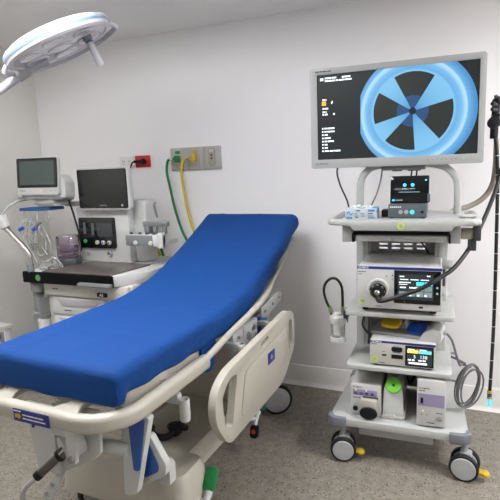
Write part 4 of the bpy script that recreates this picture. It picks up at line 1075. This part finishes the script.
# coiled monitoring leads and breathing tubes hanging under the patient monitor
bt = thing('breathing_circuit', 'tangle of clear breathing tubes and leads with blue connectors hanging under the small monitor', 'breathing tubes', (-2.52, 2.40, 1.216))
random.seed(11)
for k in range(7):
    mb = MB(); c0 = Vector((-2.555 + random.uniform(-.02, .02), 2.37 + .012 * k, 1.075 + random.uniform(-.02, .02))); q = .05 + .03 * random.random(); ph = random.uniform(0, 6)
    mb.tube([c0 + Vector((q * math.cos(t) * (.75 + .15 * math.sin(ph + 2 * t)), .018 * math.sin(t * 2 + k), q * 1.3 * math.sin(t))) for t in [i * 2 * math.pi / 24 for i in range(24)]], .0022, 6, closed=True)
    part('coiled_lead', mb, M_tube, bt)
for pts in ([(-2.60, 2.40, 1.216), (-2.61, 2.39, 1.16), (-2.60, 2.38, 1.12)], [(-2.50, 2.42, 1.216), (-2.50, 2.40, 1.15), (-2.49, 2.40, 1.10), (-2.45, 2.40, 1.02), (-2.45, 2.39, .95), (-2.50, 2.39, .93), (-2.53, 2.39, 1.0)],
            [(-2.60, 2.37, 1.02), (-2.56, 2.37, .98), (-2.53, 2.37, .93), (-2.51, 2.37, .885)], [(-2.44, 2.42, 1.19), (-2.425, 2.41, 1.15), (-2.41, 2.41, 1.15), (-2.40, 2.41, 1.19)],
            [(-2.44, 2.38, 1.13), (-2.40, 2.38, 1.05), (-2.39, 2.38, .98), (-2.42, 2.38, .94), (-2.46, 2.38, .99)], [(-2.48, 2.38, 1.10), (-2.43, 2.39, 1.02), (-2.45, 2.39, .95)]):
    mb = MB(); mb.tube(pts, .0028, 6, sm=6); part('tube', mb, M_tube, bt)
mb = MB(); mb.tube([(-2.66, 2.50, 1.29), (-2.71, 2.44, 1.275), (-2.745, 2.38, 1.23), (-2.74, 2.32, 1.165), (-2.70, 2.28, 1.14), (-2.63, 2.25, 1.16)], .010, 12, sm=6); part('corrugated_hose', mb, M_tube, bt)
for x, z, rx in ((-2.60, 1.105, .02), (-2.485, 1.108, -.02)):
    mb = MB(); mb.tube([(x - .016, 2.36, z - .006), (x + .016, 2.355, z + .006)], .0125, 14); part('connector', mb, M_bluec, bt, 'blue connector')
mb = MB(); mb.tube([(-2.467, 2.355, 1.116), (-2.45, 2.35, 1.135), (-2.42, 2.35, 1.148)], .009, 10, sm=3); part('elbow', mb, M_mid, bt)
mb = MB(); mb.box((-2.545, 2.37, .965), (-2.515, 2.39, 1.01), .004); part('clamp', mb, M_mid, bt)

# ------------------------------------------------------------------ wall outlets
def outlet(x, c, label, kind):
    t = thing('gas_outlet', label, 'wall outlet', (x, 3.0, 1.511), group='grey metal outlet plates on the back wall')
    mb = MB(); mb.prism(rrect(.126, .15, .004, x, 1.511, 2), 2.985, 3.0, 'xz', bev=.002); part('plate', mb, M_alu, t)
    if kind == 'gas':
        mb = MB(); mb.prism(rrect(.072, .118, .008, x - .004, 1.522, 3), 2.981, 2.987, 'xz', bev=.001); part('inner_plate', mb, M_steel, t)
        mb = MB(); mb.prism(rrect(.036, .02, .008, x - .004, 1.556, 3), 2.976, 2.982, 'xz', bev=.001); part('gas_tag', mb, c, t)
        mb = MB(); mb.box((x - .02, 2.95, 1.49), (x + .012, 2.984, 1.536), .006); mb.box((x - .03, 2.955, 1.505), (x - .018, 2.975, 1.522), .004); part('connector', mb, c, t)
        mb = MB(); mb.cyl((x - .03, 2.955, 1.514), (x - .055, 2.95, 1.512), .007, seg=12); part('hose_tail', mb, M_chrome, t)
    else:
        mb = MB(); mb.prism(rrect(.05, .124, .02, x, 1.512, 5), 2.979, 2.987, 'xz', bev=.002); part('inner_plate', mb, M_beige, t)
        mb = MB(); mb.box((x - .016, 2.974, 1.548), (x + .016, 2.98, 1.566), .003); part('name_tag', mb, M_white, t)
        mb = MB()
        for z in (1.528, 1.508): mb.lathe([(.007, 0), (.007, .003)], (x, 2.979, z), (0, -1, 0), 14)
        each('port', mb, M_dark, t)
outlet(-1.772, M_green, 'grey metal wall outlet plate with a green gas connector', 'gas')
outlet(-1.645, M_yellow, 'grey metal wall outlet plate with a yellow gas connector', 'gas')
outlet(-1.518, None, 'grey metal wall outlet plate with an empty cream port, right of three', 'port')
mb = MB(); mb.tube([(-1.825, 2.95, 1.512), (-1.838, 2.945, 1.495), (-1.845, 2.94, 1.43), (-1.828, 2.94, 1.33), (-1.80, 2.94, 1.18), (-1.755, 2.94, 1.03), (-1.70, 2.93, .93), (-1.68, 2.92, .82), (-1.73, 2.91, .72), (-1.82, 2.90, .72), (-1.88, 2.90, .82), (-1.90, 2.87, .95), (-1.93, 2.84, 1.05), (-1.955, 2.80, 1.10)], .009, 12, sm=7)
solo('oxygen_hose', mb, M_greenhose, 'green gas hose hanging from the wall outlet down behind the mattress', 'hose', (-1.825, 2.95, 1.512))
mb = MB(); mb.tube([(-1.698, 2.95, 1.512), (-1.715, 2.945, 1.50), (-1.735, 2.945, 1.44), (-1.728, 2.945, 1.34), (-1.71, 2.945, 1.20), (-1.68, 2.945, 1.07), (-1.64, 2.94, .95), (-1.63, 2.93, .80), (-1.70, 2.93, .66), (-1.82, 2.93, .64), (-1.90, 2.92, .74), (-1.92, 2.90, .86), (-1.955, 2.86, .96), (-1.985, 2.80, 1.0)], .009, 12, sm=7)
solo('air_hose', mb, M_yellowhose, 'yellow gas hose hanging from the wall outlet down behind the mattress', 'hose', (-1.698, 2.95, 1.512))

rs = thing('power_socket', 'red wall power socket with a black plug in it', 'socket', (-2.068, 3.0, 1.508))
mb = MB(); mb.prism(rrect(.122, .082, .006, -2.068, 1.508, 3), 2.988, 3.0, 'xz', bev=.002); part('plate', mb, M_red, rs)
mb = MB(); mb.lathe([(.024, 0), (.024, .004), (.020, .005)], (-2.05, 2.988, 1.508), (0, -1, 0), 20); mb.lathe([(.024, 0), (.024, .004), (.020, .005)], (-2.1, 2.988, 1.508), (0, -1, 0), 20); part('socket_face', mb, M_red, rs)
pc = thing('power_plug', 'black power plug and cord running from the red socket behind the ventilator screen', 'plug', (-2.06, 2.97, 1.508))
mb = MB(); mb.lathe([(.022, 0), (.022, .02), (.016, .03), (.012, .042)], (-2.055, 2.983, 1.508), (0, -1, 0), 18); mb.box((-2.115, 2.945, 1.498), (-2.05, 2.968, 1.518), .006); part('plug', mb, M_black, pc)
mb = MB(); mb.tube([(-2.11, 2.955, 1.508), (-2.13, 2.95, 1.50), (-2.145, 2.945, 1.46), (-2.17, 2.93, 1.38), (-2.19, 2.91, 1.28), (-2.2, 2.89, 1.15)], .006, 8, sm=6); part('cord', mb, M_cable, pc)
ws = thing('power_socket', 'white double wall power socket left of the red socket', 'socket', (-2.205, 3.0, 1.508))
mb = MB(); mb.prism(rrect(.118, .08, .006, -2.205, 1.508, 3), 2.988, 3.0, 'xz', bev=.002); part('plate', mb, M_base, ws)
mb = MB()
for x in (-2.23, -2.18):
    for dx in (-.007, .007): mb.box((x + dx - .0015, 2.987, 1.507), (x + dx + .0015, 2.9885, 1.52))
    mb.lathe([(.003, 0), (.003, .001)], (x, 2.988, 1.495), (0, -1, 0), 10)
each('socket_slot', mb, M_dark, ws)

# power pedestal at far left
pe = thing('socket_pedestal', 'low white box with a grey socket panel at the far left edge', 'pedestal', (-2.8, 2.26, 0))
quick('body', M_white, pe, ((-2.97, 2.235, 0), (-2.715, 2.29, .46)), bev=.008)
quick('lid', M_white2, pe, ((-2.98, 2.225, .46), (-2.705, 2.30, .482)), bev=.005)
mb = MB(); mb.box((-2.92, 2.228, .37), (-2.725, 2.238, .44), .003); sp_ = part('socket_panel', mb, M_mid, pe)
mb = MB()
for x in (-2.88, -2.82, -2.76): mb.box((x - .014, 2.224, .39), (x + .014, 2.23, .425), .002)
each('panel_socket', mb, M_dark, sp_)

# ------------------------------------------------------------------ surgical lamp
LC = Vector((-1.75, 1.92, 2.058))
LT = Matrix.Translation(LC) @ Matrix.Rotation(R(-23.4), 4, Vector((-.677, .736, 0))) @ Matrix.Rotation(R(42.6), 4, 'Z') @ Matrix.Diagonal((.75, .75, 1, 1))
lp = thing('surgical_lamp', 'round white surgical lamp with pale blue rim on a ceiling arm at upper left', 'lamp', (-2.34, 1.585, ZC))
def lt(mbx): bmesh.ops.transform(mbx.bm, matrix=LT, verts=mbx.bm.verts)
mb = MB(); mb.lathe([(.02, .034), (.20, .032), (.30, .028), (.335, .016), (.346, .006), (.346, -.004)], (0, 0, 0), seg=64); lt(mb); part('upper_shell', mb, M_lampwhite, lp)
mb = MB(); mb.lathe([(.30, -.001), (.346, -.004), (.346, -.014), (.30, -.014)], (0, 0, 0), seg=64); lt(mb); part('rim_band', mb, M_lampblue, lp, 'pale blue rim band')
mb = MB(); mb.lathe([(.30, -.013), (.344, -.014), (.340, -.028), (.325, -.036), (.305, -.034), (.30, -.028), (.12, -.026), (.10, -.030), (.02, -.03)], (0, 0, 0), seg=64); lt(mb); und = part('underside', mb, M_lampface, lp)
for k in range(6):
    a = k * math.pi / 3 + .35
    mb = MB(); mb.lathe([(.078, -.024), (.078, -.031), (.070, -.035), (.062, -.032), (.03, -.031), (.004, -.031)], (.205 * math.cos(a), .205 * math.sin(a), 0), seg=28); lt(mb); part('light_pod', mb, M_lampdim, und)
mb = MB(); mb.lathe([(.085, -.025), (.085, -.034), (.07, -.038), (.004, -.036)], (0, 0, 0), seg=30); lt(mb); part('light_pod', mb, M_lampdim, und)
mb = MB(); mb.lathe([(.03, -.028), (.03, -.05), (.022, -.055)], (.17, -.02, 0), seg=24); lt(mb); part('handle_mount', mb, M_mid, lp)
mb = MB(); mb.lathe([(.024, -.055), (.024, -.062)], (.17, -.02, 0), seg=24); lt(mb); part('handle_ring', mb, mat('blue_ring', (58, 84, 140), .4), lp)
mb = MB(); mb.lathe([(.022, -.06), (.023, -.08), (.025, -.165), (.021, -.174), (.003, -.174)], (.17, -.02, 0), seg=24); lt(mb); part('handle', mb, M_lampwhite, lp)
mb = MB()
yk = [(.372 * math.cos(R(a)), .372 * math.sin(R(a)), -.035) for a in range(0, 181, 10)]
mb.tube(yk, .013, 10); mb.tube([(.372, 0, -.035), (.33, 0, -.01)], .012, 10); mb.tube([(-.372, 0, -.035), (-.33, 0, -.01)], .012, 10)
lt(mb); part('yoke', mb, M_lampwhite, lp)
e1 = Vector((-1.969, 1.925, 1.943)); e2 = Vector((-2.061, 1.84, 1.857)); e3 = Vector((-2.34, 1.585, 1.60))
mb = MB(); mb.tube([e1 + Vector((.10, .05, .045)), e1 + Vector((.04, .025, .025)), e1], [.016, .020], 14); part('yoke_neck', mb, M_lampwhite, lp)
mb = MB(); mb.cyl(e1 + (e1 - e2) * .12, e1 + (e2 - e1) * .32, .027, seg=18); part('arm_joint', mb, M_grey, lp)
mb = MB(); mb.tube([e1, e2, e3], .021, 16); part('spring_arm', mb, M_lampwhite, lp)
mb = MB(); mb.ball(e3, .045, seg=18); mb.cyl(e3, (e3.x, e3.y, ZC - .02), .026, seg=18); part('drop_tube', mb, M_lampwhite, lp)
mb = MB(); mb.lathe([(.09, ZC), (.09, ZC - .03), (.05, ZC - .05)], (e3.x, e3.y, 0), seg=28); part('ceiling_cover', mb, M_white, lp)

# ------------------------------------------------------------------ camera
pitch, roll, yaw = R(9.642), R(2.297), R(23.082)
f = Vector((-math.sin(yaw) * math.cos(pitch), math.cos(yaw) * math.cos(pitch), -math.sin(pitch)))
r = Vector((math.cos(yaw), math.sin(yaw), 0)); d = f.cross(r)
r2 = r * math.cos(roll) + d * math.sin(roll); d2 = -r * math.sin(roll) + d * math.cos(roll)
cam = bpy.data.cameras.new('camera'); co_ = bpy.data.objects.new('camera', cam); COL.objects.link(co_)
mrot = Matrix((r2, -d2, -f)).transposed().to_4x4()
co_.matrix_world = Matrix.Translation((0, 0, 1.45)) @ mrot
cam.sensor_width = 36; cam.lens = 36 * 497 / 500; cam.clip_start = .05
scene.camera = co_

w = bpy.data.worlds.new('room_world'); scene.world = w; w.use_nodes = True
w.node_tree.nodes['Background'].inputs[0].default_value = (.8, .85, .9, 1); w.node_tree.nodes['Background'].inputs[1].default_value = .3
scene.view_settings.view_transform = 'Standard'; scene.view_settings.look = 'None'; scene.view_settings.gamma = 1
scene.view_settings.exposure = 0.15
scene.cycles.use_denoising = True
scene.cycles.max_bounces = 8
scene.cycles.diffuse_bounces = 5
